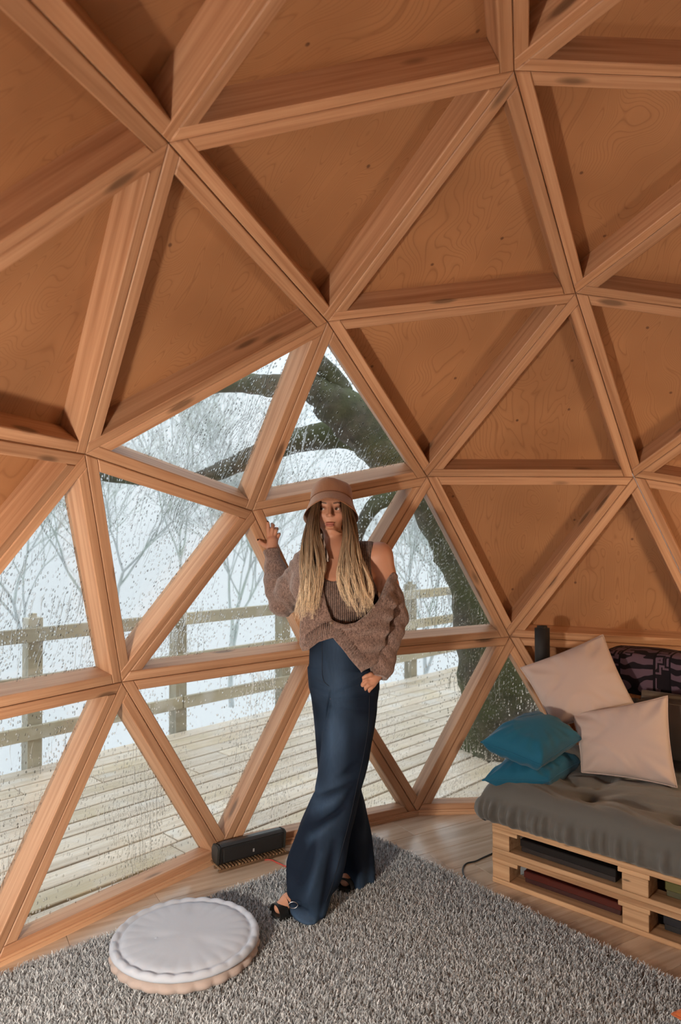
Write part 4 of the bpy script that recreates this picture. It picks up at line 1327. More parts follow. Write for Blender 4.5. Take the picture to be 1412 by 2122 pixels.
def body_sdf(p):
    d = head_sdf(p)
    nb = L(700, 1150, 0.03)
    d = smin(d, s_cone(p, hp(0, 0.050, -0.060), nb, 0.042, 0.048), 0.014)
    tr = s_zprof(p, shrink(torso_rows, 0.955))
    d = smin(d, tr, 0.05)
    d = smin(d, s_cone(p, L(712, 1142, 0.03), SHL, 0.040, 0.048), 0.04)
    d = smin(d, s_cone(p, L(690, 1146, 0.03), SHR, 0.040, 0.046), 0.04)
    d = smin(d, s_chain(p, [(SHL, 0.056), (SHL * .5 + ELL * .5, 0.051), (ELL, 0.036)], 0.01), 0.03)
    d = smin(d, s_chain(p, [(ELL, 0.036), (ELL * .6 + WRL * .4, 0.036), (WRL, 0.023)], 0.01), 0.01)
    d = smin(d, s_chain(p, [(SHR, 0.046), (SHR * .5 + ELR * .5, 0.042), (ELR, 0.035)], 0.01), 0.03)
    d = smin(d, s_chain(p, [(ELR, 0.035), (ELR * .6 + WRR * .4, 0.035), (WRR, 0.022)], 0.01), 0.01)
    for pal, chs in ((palmR, FING[:5]), (palmL, FING[5:])):
        def hand(q):
            f = s_chain(q, chs[0], 0.003)
            for ch in chs[1:]: f = np.minimum(f, s_chain(q, ch, 0.003))
            return smin(f, s_cone(q, pal[0][0], pal[1][0], pal[0][1], pal[1][1]), 0.008)
        d = smin(d, near(p, pal[1][0], 0.14, hand), 0.008)
    # legs inside the jeans, ankles and feet
    d = smin(d, s_zprof(p, [r for r in shrink(front_rows, 0.74) if r[0] > 0.55]), 0.04)
    d = smin(d, s_zprof(p, [r for r in shrink(back_rows, 0.74) if r[0] > 0.55]), 0.04)
    kf, kb = L(700, 1640, -0.075), L(705, 1640, 0.07)
    af, ab = L(618, 1858, -0.135), L(742, 1792, 0.14)
    d = smin(d, s_chain(p, [(kf, 0.056), (kf * .6 + af * .4, 0.052), (af, 0.033)], 0.01), 0.03)
    d = smin(d, s_chain(p, [(kb, 0.056), (kb * .6 + ab * .4, 0.052), (ab, 0.033)], 0.01), 0.03)
    for an, toe in ((af, TOE_F), (ab, TOE_B)):
        d = smin(d, s_chain(p, [(an, 0.032), (an * .45 + toe * .55 + np.array([0, 0, 0.004]), 0.030), (toe, 0.022)], 0.01), 0.02)
    return d
RUGZ = 0.022
TOE_F = L(580, 1884, -0.19); TOE_F[2] = 0.048
TOE_B = L(716, 1826, 0.02); TOE_B[2] = 0.05
me, V = sdf_mesh('body', body_sdf, (-0.42, -0.34, 0.0), (0.36, 0.34, 1.80), 0.0028)
C = np.repeat(np.array([[0.50, 0.255, 0.165]]), len(V), 0)
def paint(mask, col):
    global C
    C = C * (1 - mask[:, None]) + np.array([col]) * mask[:, None]
def soft(d, w): return np.clip(0.5 - d / w, 0, 1)
q = V - HC
front = (q[:, 1] < -0.03).astype(float)
paint(soft(s_ell(V, hp(0, -0.079, -0.0665), (0.0225, 0.022, 0.0105)), 0.003) * front * 0.9, (0.36, 0.12, 0.095))
for s in (-1, 1):
    a, m_, b = hp(s * 0.022, -0.08, 0.0235), hp(s * 0.034, -0.078, 0.0265), hp(s * 0.052, -0.062, 0.0195)
    db = np.minimum(s_cone(V, a, m_, 0.0080, 0.0090), s_cone(V, m_, b, 0.0090, 0.0065))
    flat = np.abs(np.interp(np.abs(q[:, 0]), [0.014, 0.034, 0.052], [0.0225, 0.0265, 0.0195]) - q[:, 2]) - 0.0036
    paint(soft(np.maximum(db, flat), 0.002) * front, (0.075, 0.038, 0.022))
    paint(soft(s_ell(V, hp(s * 0.0315, -0.08, 0.002), (0.020, 0.02, 0.010)), 0.006) * front * 0.55, (0.20, 0.085, 0.055))  # darker eye sockets: shade of the hat put into the skin colour
    paint(soft(s_ell(V, hp(s * 0.040, -0.07, -0.034), (0.022, 0.03, 0.018)), 0.02) * front * 0.25, (0.55, 0.20, 0.13))
paint(soft(s_ell(V, hp(0, -0.101, -0.03), (0.012, 0.01, 0.010)), 0.01) * 0.2, (0.55, 0.22, 0.15))
set_col(me, C)
m = NM('skin')
sk = m.attr('tint')
nz = m.noise(m.obj(), 120.0, 3)
m.p(col=m.mix(m.math('MULTIPLY', nz, 0.12), sk, (0.42, 0.19, 0.12)), rough=0.48, sss=0.06, spec=0.35, normal=m.bump(nz, 0.06, 0.001))
m.b.inputs['Subsurface Radius'].default_value = (0.01, 0.004, 0.002)
body = link('body', me, m.m, person, True)

# --- eyes
white = plain('eye_white', (0.55, 0.50, 0.47), 0.25)
iris = plain('eye_iris', (0.035, 0.018, 0.010), 0.15)
for s in (-1, 1):
    bm = bmesh.new()
    bmesh.ops.create_uvsphere(bm, u_segments=20, v_segments=14, radius=0.0125)
    e = link('eyeball', bm_mesh(bm, 'eyeball'), white, person, True)
    e.location = hp(s * 0.0315, -0.0668, -0.0012)
    bm = bmesh.new()
    bmesh.ops.create_cone(bm, cap_ends=True, segments=20, radius1=0.0062, radius2=0.0050, depth=0.0022, matrix=Matrix.Rotation(PI / 2, 4, 'X'))
    i = link('iris', bm_mesh(bm, 'iris'), iris, e, True)
    i.location = (-0.0052, -0.0117, 0.0004); i.rotation_euler = (0, 0, math.radians(-24))
    pts = [hp(s * (0.0315 + 0.0158 * t), -0.0785 + 0.0055 * t * t, 0.0040 - 0.0055 * t * t + 0.001 * t) for t in np.linspace(-1, 1, 11)]
    tube('eyelash', pts, [0.0007 + 0.0008 * (1 - abs(t)) for t in np.linspace(-1, 1, 11)], plain('lash', (0.01, 0.006, 0.005), 0.7), person, 5)
nail = plain('black_nail', (0.006, 0.006, 0.007), 0.2)
for ch, sz in ((FING[4], 0.0066), (FING[0], 0.0055), (FING[5], 0.0055), (FING[6], 0.0055), (FING[7], 0.0052)):
    a, b = ch[-2][0], ch[-1][0]
    dirv = Vector(b - a).normalized()
    bm = bmesh.new()
    bmesh.ops.create_uvsphere(bm, u_segments=10, v_segments=8, radius=1.0)
    o = link('fingernail', bm_mesh(bm, 'nail'), nail if ch is FING[4] or ch is FING[0] else plain('pale_nail', (0.62, 0.50, 0.45), 0.2), person, True)
    toward = Vector((0, -1, 0)); toward = (toward - dirv * toward.dot(dirv)).normalized()
    side = dirv.cross(toward)
    M3 = Matrix.Identity(4)
    for k in range(3): M3[k][0], M3[k][1], M3[k][2] = side[k], dirv[k], toward[k]
    o.matrix_basis = Matrix.Translation(Vector(b) + dirv * 0.002 + toward * ch[-1][1] * 0.62) @ M3 @ Matrix.Diagonal((sz * .72, sz * 1.25, sz * .35, 1))

# --- knit fabrics
def knit(name, c1, c2, rib=0.0, ribdir='X', ribscale=95.0, fuzz=1.0):
    m = NM(name)
    v = m.obj()
    n1 = m.noise(v, 330.0, 3, 0.7)
    n2 = m.noise(v, 34.0, 4, 0.6)
    n3 = m.noise(m.mapping(v, (1, 1, 0.45)), 170.0, 3, 0.7)
    f = m.math('ADD', m.math('MULTIPLY', n1, 0.50), m.math('ADD', m.math('MULTIPLY', n2, 0.12), m.math('MULTIPLY', n3, 0.46)))
    c = m.ramp(f, [(0.40, c1), (0.68, c2)])
    h = m.math('MULTIPLY', n1, 0.5)
    h = m.math('ADD', h, m.math('MULTIPLY', n3, 0.7))
    if rib:
        w = m.n('ShaderNodeTexWave', {'Vector': v, 'Scale': ribscale, 'Distortion': 0.6, 'Detail': 1.0, 'Detail Scale': 3.0}, bands_direction=ribdir).outputs[1]
        c = m.mix(m.math('MULTIPLY', m.ramp(w, [(0.0, 1.0), (0.55, 0.0)]), 0.75 * rib), c, tuple(x * 0.35 for x in c1))
        h = m.math('ADD', h, m.math('MULTIPLY', w, 1.6 * rib))
    return m.p(col=c, rough=0.95, sheen=0.35 * fuzz, spec=0.05, normal=m.bump(h, 0.8, 0.004))
KNIT = knit('brown_melange_knit', (0.050, 0.029, 0.024), (0.36, 0.25, 0.212))
RIBK = knit('brown_rib_knit', (0.070, 0.040, 0.032), (0.36, 0.25, 0.21), 1.0, 'X', 38.0)
# --- ribbed top
def top_sdf(p):
    d = s_zprof(p, [(z, cx, cy, a + 0.006, b + 0.006) for z, cx, cy, a, b in shrink(torso_rows, .955)])
    d = smin(d, s_cone(p, L(712, 1142, 0.03), L(764, 1148, 0.02), 0.046, 0.055), 0.04)
    x, z = p[:, 0], p[:, 2]
    neck = s_ell(np.stack([x, np.zeros_like(x), z], 1), (Xof(690), 0, Zof(1140)), (0.078, 1, 0.125))
    d = smax(d, -neck, 0.004)
    armL = s_ell(np.stack([x, np.zeros_like(x), z], 1), (Xof(800), 0, Zof(1165)), (0.066, 1, 0.13))
    d = smax(d, -armL, 0.004)
    d = np.maximum(d, z - Zof(1115)); d = np.maximum(d, Zof(1335) - z)
    return np.maximum(d, -s_zprof(p, shrink(torso_rows, .90)))
me, V = sdf_mesh('top', top_sdf, (-0.2, -0.16, Zof(1345)), (0.2, 0.16, Zof(1105)), 0.003, 0.03)
link('knit_top', me, RIBK, person, True)

# --- cardigan
def pl(pts): return [(Xof(u), Zof(v)) for u, v in pts]
POLY_L = pl([(596, 1180), (610, 1148), (640, 1126), (668, 1135), (668, 1200), (678, 1248), (690, 1283), (693, 1300), (690, 1313), (662, 1322), (640, 1340), (628, 1344), (622, 1330), (624, 1280), (616, 1240), (596, 1215)])
POLY_R = pl([(687, 1287), (712, 1296), (738, 1294), (764, 1276), (790, 1246), (806, 1208), (817, 1182), (826, 1196), (822, 1240), (806, 1290), (794, 1330), (776, 1368), (746, 1385), (728, 1360), (708, 1334), (689, 1312)])
POLY_B = pl([(600, 1160), (640, 1140), (700, 1185), (770, 1215), (815, 1186), (838, 1246), (834, 1296), (800, 1330), (628, 1340), (618, 1240)])
card_rows = [(Zof(1118), Xof(690), 0.03, 0.10, 0.06), (Zof(1148), Xof(698), 0.03, 0.165, 0.085), (Zof(1195), Xof(705), 0.005, 0.205, 0.122), (Zof(1250), Xof(712), 0.0, 0.235, 0.128), (Zof(1310), Xof(712), 0.0, 0.22, 0.125), (Zof(1350), Xof(712), 0.0, 0.18, 0.130), (Zof(1400), Xof(712), 0.0, 0.16, 0.125)]
def cardigan_sdf(p):
    x, z = p[:, 0], p[:, 2]
    shell = s_zprof(p, card_rows, 2.6)
    wob = 0.0035 * np.sin(x * 46 + 7 * np.sin(z * 14)) * np.clip((Zof(1230) - z) * 14, 0, 1)
    reg = np.minimum(s_poly(x, z, POLY_L), s_poly(x, z, POLY_R))
    reg = np.minimum(reg, np.maximum(s_poly(x, z, POLY_B), 0.03 - p[:, 1]))
    panel = smax(shell + wob, reg, 0.006)
    inner = s_zprof(p, [(a, b, c, d - 0.022, e - 0.022) for a, b, c, d, e in card_rows], 2.6)
    panel = np.maximum(panel, -inner)
    # her right sleeve, raised
    e1 = ELR
    fa = (WRR - ELR)
    sl = s_chain(p, [(SHR + np.array([0.012, 0, -0.012]), 0.066), (SHR * .5 + e1 * .5 + np.array([0, 0, -0.014]), 0.066), (e1 + np.array([0.004, -0.01, -0.004]), 0.058)], 0.02)
    sl = smin(sl, s_chain(p, [(e1 + np.array([0.006, -0.008, 0.0]), 0.060), (e1 + fa * 0.35 + np.array([-0.004, -0.004, 0]), 0.056), (e1 + fa * 0.66, 0.047), (e1 + fa * 0.80, 0.042)], 0.015), 0.012)
    cuff = s_cone(p, e1 + fa * 0.72, e1 + fa * 1.03, 0.0415, 0.0395)
    cuff = np.maximum(cuff, (p - (e1 + fa * 1.03)) @ (fa / np.linalg.norm(fa)))
    sl = smin(sl, cuff, 0.006)
    sl = sl + 0.0035 * vnoise(p, 42, 3) + 0.0025 * np.sin(p[:, 2] * 95 + p[:, 0] * 60 + 3 * np.sin(p[:, 0] * 30))
    # her left sleeve, slipped off the shoulder and hanging low
    el = ELL + np.array([0.004, 0.0, 0.0]); fb = WRL - el
    sr = s_chain(p, [(L(807, 1214, 0.02), 0.038), (L(813, 1240, 0.015), 0.047), (el + np.array([0, -0.02, -0.004]), 0.052), (el + fb * 0.3 + np.array([0, -0.02, 0]), 0.049), (el + fb * 0.62, 0.046)], 0.02)
    sr = smin(sr, s_chain(p, [(el + fb * 0.62, 0.046), (el + fb * 0.86, 0.051), (el + fb * 1.06, 0.040)], 0.01), 0.012)
    sr = np.maximum(sr, (p - (el + fb * 1.10)) @ (fb / np.linalg.norm(fb)))
    fold = (p - el) @ (fb / np.linalg.norm(fb))
    sr = sr + 0.0026 * np.sin(fold * 105 + 2.5 * np.sin(p[:, 0] * 38 + fold * 14)) * np.clip((fold + 0.02) * 20, 0, 1) + 0.003 * vnoise(p, 36, 5)
    # slipped collar band along the upper edge of the fallen side
    col = s_chain(p, [(L(690, 1291, -0.120), 0.009), (L(714, 1299, -0.126), 0.010), (L(740, 1296, -0.125), 0.012), (L(766, 1278, -0.112), 0.014), (L(790, 1250, -0.082), 0.016), (L(807, 1214, -0.040), 0.018), (L(815, 1196, -0.004), 0.020), (L(812, 1194, 0.05), 0.022)], 0.004)
    panel = panel + 0.004 * np.sin((z + 0.45 * x) * 95 + 2 * np.sin(x * 25)) * np.clip((x - 0.02) * 15, 0, 1)
    d = smin(panel, sr, 0.004)
    d = smin(d, sl, 0.022)
    d = smin(d, col, 0.014)
    return d
me, V = sdf_mesh('cardigan', cardigan_sdf, (-0.42, -0.24, 0.72), (0.36, 0.34, 1.56), 0.0035, 0.03)
card = link('cardigan', me, KNIT, person, True)
# ribbed hem, front band and cuff as their own strips on the cardigan
def strip(name, pts, w, mat, parent, th=0.004):
    """flat band following pts (centre points) facing the viewer side, width vectors in w"""
    vs, fs = [], []
    for p, ww in zip(pts, w):
        p = np.array(p); ww = np.array(ww)
        vs += [p - ww, p + ww, p + ww + np.array([0, th, 0]), p - ww + np.array([0, th, 0])]
    for i in range(len(pts) - 1):
        for k in range(4):
            k2 = (k + 1) % 4
            fs.append((i * 4 + k, i * 4 + k2, i * 4 + 4 + k2, i * 4 + 4 + k))
    fs += [(3, 2, 1, 0), (len(vs) - 4, len(vs) - 3, len(vs) - 2, len(vs) - 1)]
    return link(name, mesh(name, vs, fs), mat, parent)
def shell_y(x, z, extra=0.003):
    rows = np.array(sorted(card_rows))
    cx, cy, a, b = [np.interp(z, rows[:, 0], rows[:, i]) for i in range(1, 5)]
    t = max(0.0, 1 - abs((x - cx) / a) ** 2.6)
    return cy - b * t ** (1 / 2.6) - extra
def on_shell(u, v, extra=0.003):
    x, z = Xof(u), Zof(v)
    for _ in range(4):
        y = shell_y(x, z, extra); p = L(u, v, y); x, z = p[0], p[2]
    return L(u, v, shell_y(x, z, extra))
RIB_TOOTH = bmesh.new()
def ribs(name, base, tip, n, r, parent, mat):
    """row of separate knitted ribs standing between two lines"""
    for k in range(n):
        t = (k + 0.5) / n
        def along(line):
            s = t * (len(line) - 1); i = min(int(s), len(line) - 2); f = s - i
            return line[i][0] * (1 - f) + line[i + 1][0] * f, line[i][1] * (1 - f) + line[i + 1][1] * f
        (u0, v0), (u1, v1) = along(base), along(tip)
        pts = [on_shell(u0 + (u1 - u0) * s, v0 + (v1 - v0) * s, 0.0035) for s in (0, .25, .5, .75, 1.0)]
        tube(name, pts, [r * .7, r, r, r, r * .6], mat, parent, 6)
ribs('hem_rib', [(632, 1318), (650, 1305), (668, 1293), (688, 1287)], [(630, 1342), (646, 1334), (664, 1321), (688, 1311)], 15, 0.0032, card, KNIT)
ribs('hem_rib', [(705, 1302), (722, 1322), (742, 1346), (764, 1366)], [(691, 1312), (709, 1335), (728, 1360), (747, 1384)], 17, 0.0032, card, KNIT)
bm = bmesh.new()
bmesh.ops.create_cone(bm, cap_ends=True, segments=20, radius1=0.0085, radius2=0.0075, depth=0.004, matrix=Matrix.Rotation(PI / 2, 4, 'X'))
o = link('button', bm_mesh(bm, 'button'), plain('horn_button', (0.18, 0.13, 0.10), 0.3), card, True)
o.location = on_shell(687, 1291, 0.006)

# --- jeans
def fold_set(lst):
    segs = [(np.array([Xof(a), Zof(b)]), np.array([Xof(c), Zof(d)]), A, w) for a, b, c, d, A, w in lst]
    def fn(x, z):
        out = np.zeros_like(x)
        for a, b, A, w in segs:
            e = b - a
            t = np.clip(((x - a[0]) * e[0] + (z - a[1]) * e[1]) / (e @ e), 0, 1)
            d2 = (x - a[0] - t * e[0]) ** 2 + (z - a[1] - t * e[1]) ** 2
            out += A * (0.35 + 0.65 * np.sin(PI * np.clip(t, 0.05, 0.95))) * np.exp(-d2 / (w * w))
        return out
    return fn
# + carves a valley, - raises a ridge
creases = fold_set([(658, 1628, 722, 1600, .011, .011), (652, 1652, 705, 1620, -.010, .016), (650, 1680, 712, 1640, .010, .012), (640, 1700, 690, 1668, -.009, .016), (700, 1585, 742, 1560, .006, .012), (690, 1660, 735, 1600, .006, .012),
                    (628, 1770, 660, 1690, .008, .012), (640, 1800, 668, 1720, -.009, .016), (664, 1840, 690, 1700, .007, .012), (690, 1800, 706, 1700, -.007, .016), (604, 1834, 655, 1842, -.012, .012), (600, 1815, 640, 1822, .010, .010), (612, 1868, 660, 1868, .008, .010),
                    (684, 1470, 690, 1560, -.006, .02), (725, 1480, 722, 1570, .004, .018)])
whiskers = fold_set([(690, 1428, 770, 1398, .006, .008), (690, 1440, 778, 1432, .006, .009), (700, 1412, 760, 1384, -.004, .010), (688, 1450, 770, 1462, .004, .010), (650, 1420, 682, 1428, .005, .008), (650, 1400, 684, 1414, .004, .008), (686, 1424, 676, 1500, .010, .007), (672, 1345, 690, 1400, -.003, .010)])
def jeans_sdf(p):
    pel = s_zprof(p, px_rows([(1308, 645, 742, 0.0, 0.090), (1330, 643, 757, 0.0, 0.100), (1360, 641, 772, 0.003, 0.112), (1395, 641, 781, 0.008, 0.118), (1425, 644, 783, 0.008, 0.112), (1445, 656, 776, 0.008, 0.095), (1462, 676, 760, 0.008, 0.07), (1476, 695, 735, 0.008, 0.03)], .8))
    f = s_zprof(p, front_rows); b = s_zprof(p, back_rows)
    z, x = p[:, 2], p[:, 0]
    kz = Zof(1625)
    ang = np.arctan2(p[:, 1] + 0.1, x + 0.08)
    flare = 0.008 * np.sin(ang * 6 + z * 5 + 1.5 * np.sin(z * 9)) * np.clip((kz - z) * 3.0, 0, 1)
    f = f + flare + 0.0025 * vnoise(p, 28, 2) + creases(x, z) * (p[:, 1] < 0.06)
    ang2 = np.arctan2(p[:, 1] - 0.12, x - 0.06)
    b = b + 0.006 * np.sin(ang2 * 6 + 1) * np.clip((kz - z) * 3.0, 0, 1) + 0.0025 * vnoise(p, 26, 7)
    d = smin(f, b, 0.012)
    d = smin(d, pel, 0.03)
    return d + whiskers(x, z) * (p[:, 1] < 0.02)
me, V = sdf_mesh('jeans', jeans_sdf, (-0.30, -0.36, 0.015), (0.22, 0.34, 1.14), 0.0038, 0.03)
def denim_mat():
    m = NM('dark_denim')
    v = m.obj()
    tw = m.noise(m.mapping(v, (1, 1, 0.25), rot=(0.3, 0.5, 0)), 900.0, 2)
    st = m.noise(m.mapping(v, (1, 1, 0.12)), 150.0, 2)
    fade = m.attr('tint')
    c = m.mix(fade, (0.0045, 0.0085, 0.019), (0.080, 0.145, 0.25))
    c = m.mix(m.math('MULTIPLY', st, 0.35), c, (0.006, 0.011, 0.023))
    c = m.mix(m.math('MULTIPLY', tw, 0.2), c, (0.025, 0.045, 0.08))
    return m.p(col=c, rough=0.85, normal=m.bump(tw, 0.25, 0.002), sheen=0.0, spec=0.12)
# worn, paler thigh fronts and hips; knee, hems and ridges paler, valleys darker
fx = (V[:, 0] - np.interp(V[:, 2], [0.0, 0.5, 1.1], [-0.10, -0.03, -0.01])) / 0.055
fd = 0.42 * np.exp(-fx ** 2) * np.clip((V[:, 2] - 0.1) * 2, 0.3, 1) * (V[:, 1] < 0.02)
fd -= 55 * np.clip(creases(V[:, 0], V[:, 2]), -0.01, 0.012) * (V[:, 1] < 0.04) * 0.5
fd += 0.30 * np.exp(-((V[:, 2] - Zof(1640) + V[:, 0] * .4) / 0.05) ** 2) * np.exp(-((V[:, 0] + 0.11) / 0.05) ** 2)
fd += 0.5 * np.clip((0.10 - V[:, 2]) * 12, 0, 1)
fd += 0.22 * np.exp(-((V[:, 2] - Zof(1400)) / 0.09) ** 2) * np.exp(-((V[:, 0] + 0.10) / 0.04) ** 2)
fd += 0.10 * vnoise(V, 30, 4)
set_col(me, np.repeat(np.clip(fd, 0, 1)[:, None], 3, 1))
jeans = link('jeans', me, denim_mat(), person, True)
STITCH = plain('jeans_stitch', (0.014, 0.020, 0.034), 0.9)
def jy(u, v, y0=-0.3):
    """front surface of the jeans under a photograph point"""
    ys = np.linspace(y0, 0.3, 160)
    P_ = np.array([L(u, v, y) for y in ys])
    d = jeans_sdf(P_)
    i = np.argmax(d < 0)
    return P_[max(i - 1, 0)] if (d < 0).any() else P_[60]
def seam(name, uv, r, mat, n=6):
    pts = [jy(u, v) for u, v in [tuple(q) for q in smooth_path(uv, n)]]
    tube(name, pts, r, mat, jeans, 5)
seam('side_seam', [(766, 1440), (764, 1500), (755, 1560), (742, 1620), (727, 1690), (709, 1760), (690, 1830), (676, 1868)], 0.0011, STITCH)
seam('fly_seam', [(667, 1328), (668, 1360), (668, 1395), (672, 1412), (682, 1422)], 0.0013, STITCH)
seam('pocket_seam', [(722, 1332), (730, 1350), (748, 1366), (766, 1372)], 0.0012, STITCH)
pts = [jy(u, 1326 - 4 * math.sin((u - 646) / 95 * PI)) for u in range(648, 742, 6)]
tube('waistband', pts, 0.0035, plain('waistband_denim', (0.010, 0.018, 0.038), 0.85), jeans, 8)
bm = bmesh.new()
bmesh.ops.create_cone(bm, cap_ends=True, segments=16, radius1=0.008, radius2=0.007, depth=0.004, matrix=Matrix.Rotation(PI / 2, 4, 'X'))
o = link('jeans_button', bm_mesh(bm, 'jb'), plain('brass_button', (0.25, 0.17, 0.09), 0.35, 0.9), jeans, True)
o.location = jy(674, 1314) + np.array([0, -0.003, 0])

# --- sandals
black = plain('sandal_leather', (0.012, 0.012, 0.012), 0.4)
def sandal(an, toe, full):
    an = np.array(an); toe = np.array(toe)
    dv = toe - an; dv[2] = 0; Lh = np.linalg.norm(dv); dv /= Lh
    sv = np.array([-dv[1], dv[0], 0])
    root = bpy.data.objects.new('sandal', None); COL.objects.link(root); root.parent = person
    def P_(s, t, z): return an * [1, 1, 0] + dv * s + sv * t + np.array([0, 0, z])
    out = []
    zb = 0.010
    N = 14
    vs, fs = [], []
    for i in range(N + 1):
        s = -0.045 + (Lh + 0.075) * i / N
        w = 0.036 * (1 - abs(2 * i / N - 1.05) ** 3.2) ** 0.5 + 0.006 if 0 < i < N else 0.014
        rise = 0.030 * max(0, 1 - i / (N * 0.55))
        for t, z in ((-w, 0), (w, 0), (w, 0.020), (-w, 0.020)):
            vs.append(P_(s, t, zb + z + (rise if z else rise * 0.0)))
        if i:
            for k in range(4):
                k2 = (k + 1) % 4
                fs.append(((i - 1) * 4 + k, (i - 1) * 4 + k2, i * 4 + k2, i * 4 + k))
    fs += [(3, 2, 1, 0), (N * 4, N * 4 + 1, N * 4 + 2, N * 4 + 3)]
    link('sole', mesh('sole', vs, fs), black, root)
    for s, r, hgt, wdt in ((Lh * 1.02, 0.034, 0.036, 0.020), (Lh * 0.60, 0.037, 0.054, 0.013), (Lh * 0.18, 0.036, 0.074, 0.010)):
        sp, sf = [], []
        M_ = 12
        for i in range(M_ + 1):
            a = PI * i / M_
            for dw in (-wdt, wdt):
                for th in (0.0, 0.004):
                    sp.append(P_(s + dw, math.cos(a) * (r + th), zb + 0.018 + math.sin(a) * (hgt + th)))
        for i in range(M_):
            b0, b1 = i * 4, i * 4 + 4
            sf += [(b0, b0 + 2, b1 + 2, b1), (b0 + 1, b1 + 1, b1 + 3, b0 + 3), (b0, b1, b1 + 1, b0 + 1), (b0 + 2, b0 + 3, b1 + 3, b1 + 2)]
        link('strap', mesh('strap', sp, sf), black, root)
    return root, P_
rt, PF_ = sandal(L(618, 1858, -0.135), TOE_F, True)
sandal(L(742, 1792, 0.14), TOE_B, False)
rc = L(608, 1875, -0.27)
pts = [rc + np.array([0.017 * math.cos(a), -0.002, 0.012 * math.sin(a)]) for a in np.linspace(0, 2 * PI, 25)]
tube('buckle_ring', pts, 0.0016, plain('ring_steel', (0.55, 0.57, 0.60), 0.25, 1.0), rt, 6)

# --- bucket hat
def hat():
    m = NM('rust_corduroy')
    v = m.obj()
    ang = m.n('ShaderNodeSeparateXYZ', {0: v})
    at2 = m.math('ARCTAN2', ang.outputs[1], ang.outputs[0])
    w = m.math('SINE', m.math('MULTIPLY', at2, 150.0))
    n = m.noise(v, 160.0, 3)
    c = m.mix(m.math('MULTIPLY', m.math('ADD', w, 1.0), 0.22), (0.33, 0.155, 0.078), (0.165, 0.068, 0.032))
    c = m.mix(m.math('MULTIPLY', n, 0.3), c, (0.20, 0.09, 0.046))
    m.p(col=c, rough=0.9, sheen=0.3, spec=0.1, normal=m.bump(w, 0.35, 0.002))
    cord = m.m
    root = bpy.data.objects.new('bucket_hat', None); COL.objects.link(root); root.parent = person
    root.location = L(687, 1043, 0.05)
    root.rotation_euler = (math.radians(-31), math.radians(1.5), 0)
    NA = 96
    def lathe(name, prof, mat, fn=None):
        vs, fs = [], []
        for i, (r, z) in enumerate(prof):
            for k in range(NA):
                a = 2 * PI * k / NA
                x, y, zz = r * math.cos(a) * 0.97, r * math.sin(a), z
                if fn: x, y, zz = fn(x, y, zz, a, r)
                vs.append((x, y, zz))
            if i:
                for k in range(NA):
                    k2 = (k + 1) % NA
                    fs.append(((i - 1) * NA + k, (i - 1) * NA + k2, i * NA + k2, i * NA + k))
        return link(name, mesh(name, vs, fs), mat, root, True)
    def crumple(x, y, z, a, r):
        k = max(0, z) / 0.08
        d = 0.0035 * math.sin(3 * a + 9 * z) * k + 0.0025 * math.sin(5 * a - 30 * z) * k
        s = 1 + d / max(r, 0.02)
        return x * s, y * s, z + 0.003 * math.sin(2 * a + 1) * k
    cr = lathe('crown', [(0.0935, -0.004), (0.0945, 0.006), (0.0940, 0.02), (0.0930, 0.038), (0.0915, 0.054), (0.0890, 0.067), (0.0835, 0.0765), (0.073, 0.0805), (0.050, 0.081), (0.025, 0.081), (0.004, 0.081)], cord, crumple)
    def droop(x, y, z, a, r):
        t = max(0, (r - 0.094) / 0.03)
        side = abs(math.cos(a))
        z2 = z - t * 0.006 * side + t * 0.004 * math.sin(3 * a + 0.6) + t * 0.014 * max(0, -math.sin(a)) ** 3
        return x, y, z2
    lathe('brim', [(0.0945, 0.002), (0.099, -0.013), (0.106, -0.033), (0.1135, -0.053), (0.1205, -0.070), (0.1195, -0.0725), (0.112, -0.0535), (0.104, -0.033), (0.097, -0.014), (0.0915, -0.004)], cord, droop)
    lathe('band_seam', [(0.0950, 0.0035), (0.0970, 0.001), (0.0965, -0.002), (0.0945, -0.003)], plain('hat_seam', (0.14, 0.055, 0.025), 0.9))
    vs = [(0.0, 0.0, 0.0)]
    return root
hat()

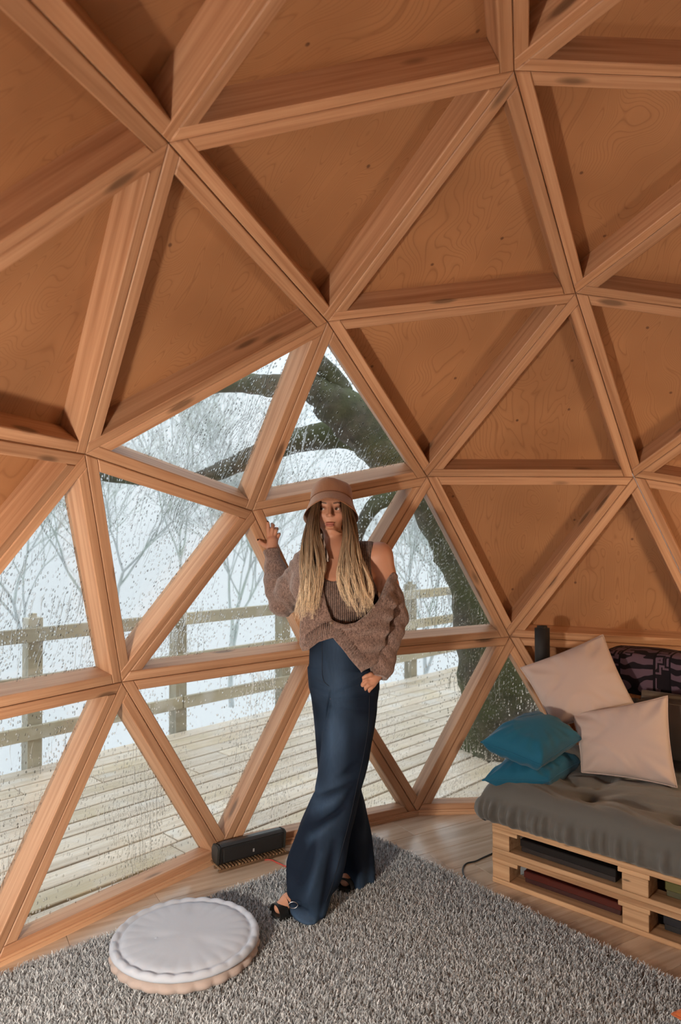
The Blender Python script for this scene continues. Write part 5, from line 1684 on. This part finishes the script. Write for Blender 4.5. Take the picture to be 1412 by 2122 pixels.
# --- hair: two long curtains in front of the shoulders
def hair():
    rs = np.random.RandomState(12)
    sides = [([(650, 1034), (631, 1105), (624, 1160), (620, 1215), (617, 1262), (615, 1298)], [(664, 1034), (662, 1095), (671, 1150), (674, 1192), (665, 1240), (657, 1290)], [0.0, -0.045, -0.085, -0.125, -0.138, -0.142]),
             ([(724, 1034), (741, 1100), (752, 1155), (766, 1205), (774, 1245), (770, 1286)], [(708, 1034), (712, 1100), (703, 1150), (700, 1192), (712, 1235), (732, 1290)], [0.0, -0.045, -0.085, -0.125, -0.140, -0.142])]
    allV, allF, allC = [], [], []
    nv = 0
    for si, (outer, inner, ys) in enumerate(sides):
        o = np.array(smooth_path(outer, 5)); i_ = np.array(smooth_path(inner, 5)); yy = np.array(smooth_path([(y,) for y in ys], 5))[:, 0]
        n = len(o)
        for k in range(720):
            thick = k < 90
            s = rs.uniform(0, 1) if not thick else (k + 0.5) / 90
            clump = np.floor(s * 8) / 8 + 0.0625
            lay = rs.uniform(-1, 1) if not thick else rs.uniform(-0.2, 0.9)
            end = int(n * (1.0 - 0.42 * rs.uniform(0, 1) ** 1.6 - 0.10 * abs(math.sin(s * 9)))) if not thick else int(n * rs.uniform(0.5, 0.76))
            ph, fr, am = rs.uniform(0, 6.28), rs.uniform(4, 7), rs.uniform(1.5, 5.0)
            fly = rs.uniform(-7, 7) if rs.uniform() < 0.12 else 0
            tone = rs.choice([rs.uniform(0.45, 0.7), rs.uniform(0.85, 1.15), rs.uniform(1.15, 1.5)], p=[.22, .48, .30])
            pts, rad, cols = [], [], []
            for j in range(0, end):
                t = j / (n - 1)
                ss = s * (1 - 0.7 * t ** 2) + clump * 0.7 * t ** 2
                q = o[j] * (1 - ss) + i_[j] * ss
                wave = (am * math.sin(fr * t * 2.0 + ph * 0.22 + clump * 11) + 3.0 * math.sin(11 * t + clump * 23)) * t * 1.7
                y = yy[j] + lay * 0.013 * (0.5 + t) + 0.010 * math.cos(ss * PI * 2) * (1 if t > .1 else 0) - 0.012 * math.sin(PI * ss)
                pts.append(L(q[0] + wave + fly * t * t, q[1], y))
                r0 = 0.0042 if thick else 0.00125
                rad.append(r0 * (1 - 0.75 * max(0, (j / end - 0.55) / 0.45)) * (0.8 + 0.2 * math.sin(t * 9 + ph)))
                root_c = np.array([0.115, 0.062, 0.032]); mid = np.array([0.45, 0.305, 0.18]); tip = np.array([0.88, 0.715, 0.51])
                f = min(1, max(0, (t - 0.12) / 0.55))
                c = root_c * (1 - f) ** 2 + mid * 2 * f * (1 - f) + tip * f * f
                cols.append(c * tone * (0.7 if thick else 1.0))
            sd = 5 if thick else 3
            vs, fs = tube_arrays(pts, rad, sd, False)
            allV += [tuple(v) for v in vs]
            allF += [tuple(a + nv for a in f) for f in fs]
            nv += len(vs)
            allC += [c for c in cols for _ in range(sd)]
    me = np_mesh('hair', np.array(allV), np.array(allF))
    set_col(me, np.array(allC))
    m = NM('blonde_hair')
    m.p(col=m.attr('tint'), rough=0.38, spec=0.45)
    h = tag(link('hair', me, m.m, person, True), 'long blonde hair with darker roots')
    # the cap of hair at the temples and behind the neck
    def cap(p):
        d = s_ell(p, hp(0, 0.040, 0.015), (0.084, 0.085, 0.098))
        d = smin(d, s_ell(p, hp(0, 0.070, -0.09), (0.075, 0.045, 0.13)), 0.04)
        for s in (-1, 1):
            d = smin(d, s_cone(p, hp(s * 0.072, -0.012, 0.01), hp(s * 0.086, 0.0, -0.11), 0.017, 0.022), 0.03)
        face = s_ell(p, hp(0, -0.075, -0.04), (0.066, 0.085, 0.115))
        return smax(d, -face, 0.008) + 0.0025 * np.sin(np.arctan2(p[:, 0] - HC[0], -(p[:, 1] - HC[1] - 0.04)) * 60)
    me, V = sdf_mesh('hair_cap', cap, tuple(HC + [-0.14, -0.12, -0.26]), tuple(HC + [0.14, 0.17, 0.15]), 0.004)
    t = np.clip((HC[2] - V[:, 2]) / 0.2, 0, 1)[:, None]
    set_col(me, np.array([[0.10, 0.055, 0.03]]) * (1 - t) + np.array([[0.22, 0.13, 0.07]]) * t)
    link('hair_cap', me, m.m, person, True)
hair()
# --- silk scarf end beside the neck
m = NM('scarf_silk')
wv = m.n('ShaderNodeTexWave', {'Vector': m.obj(), 'Scale': 26.0, 'Distortion': 4.0}).outputs[1]
m.p(col=m.ramp(wv, [(0.45, (0.015, 0.014, 0.015)), (0.55, (0.55, 0.52, 0.48))]), rough=0.4)
sc = [L(666, 1106, -0.045), L(668, 1120, -0.052), L(671, 1136, -0.064), L(674, 1150, -0.078), L(676, 1164, -0.092)]
strip('scarf', sc, [np.array([0.006 + 0.002 * i, 0.004, 0.0]) for i in range(5)], m.m, person, 0.003)
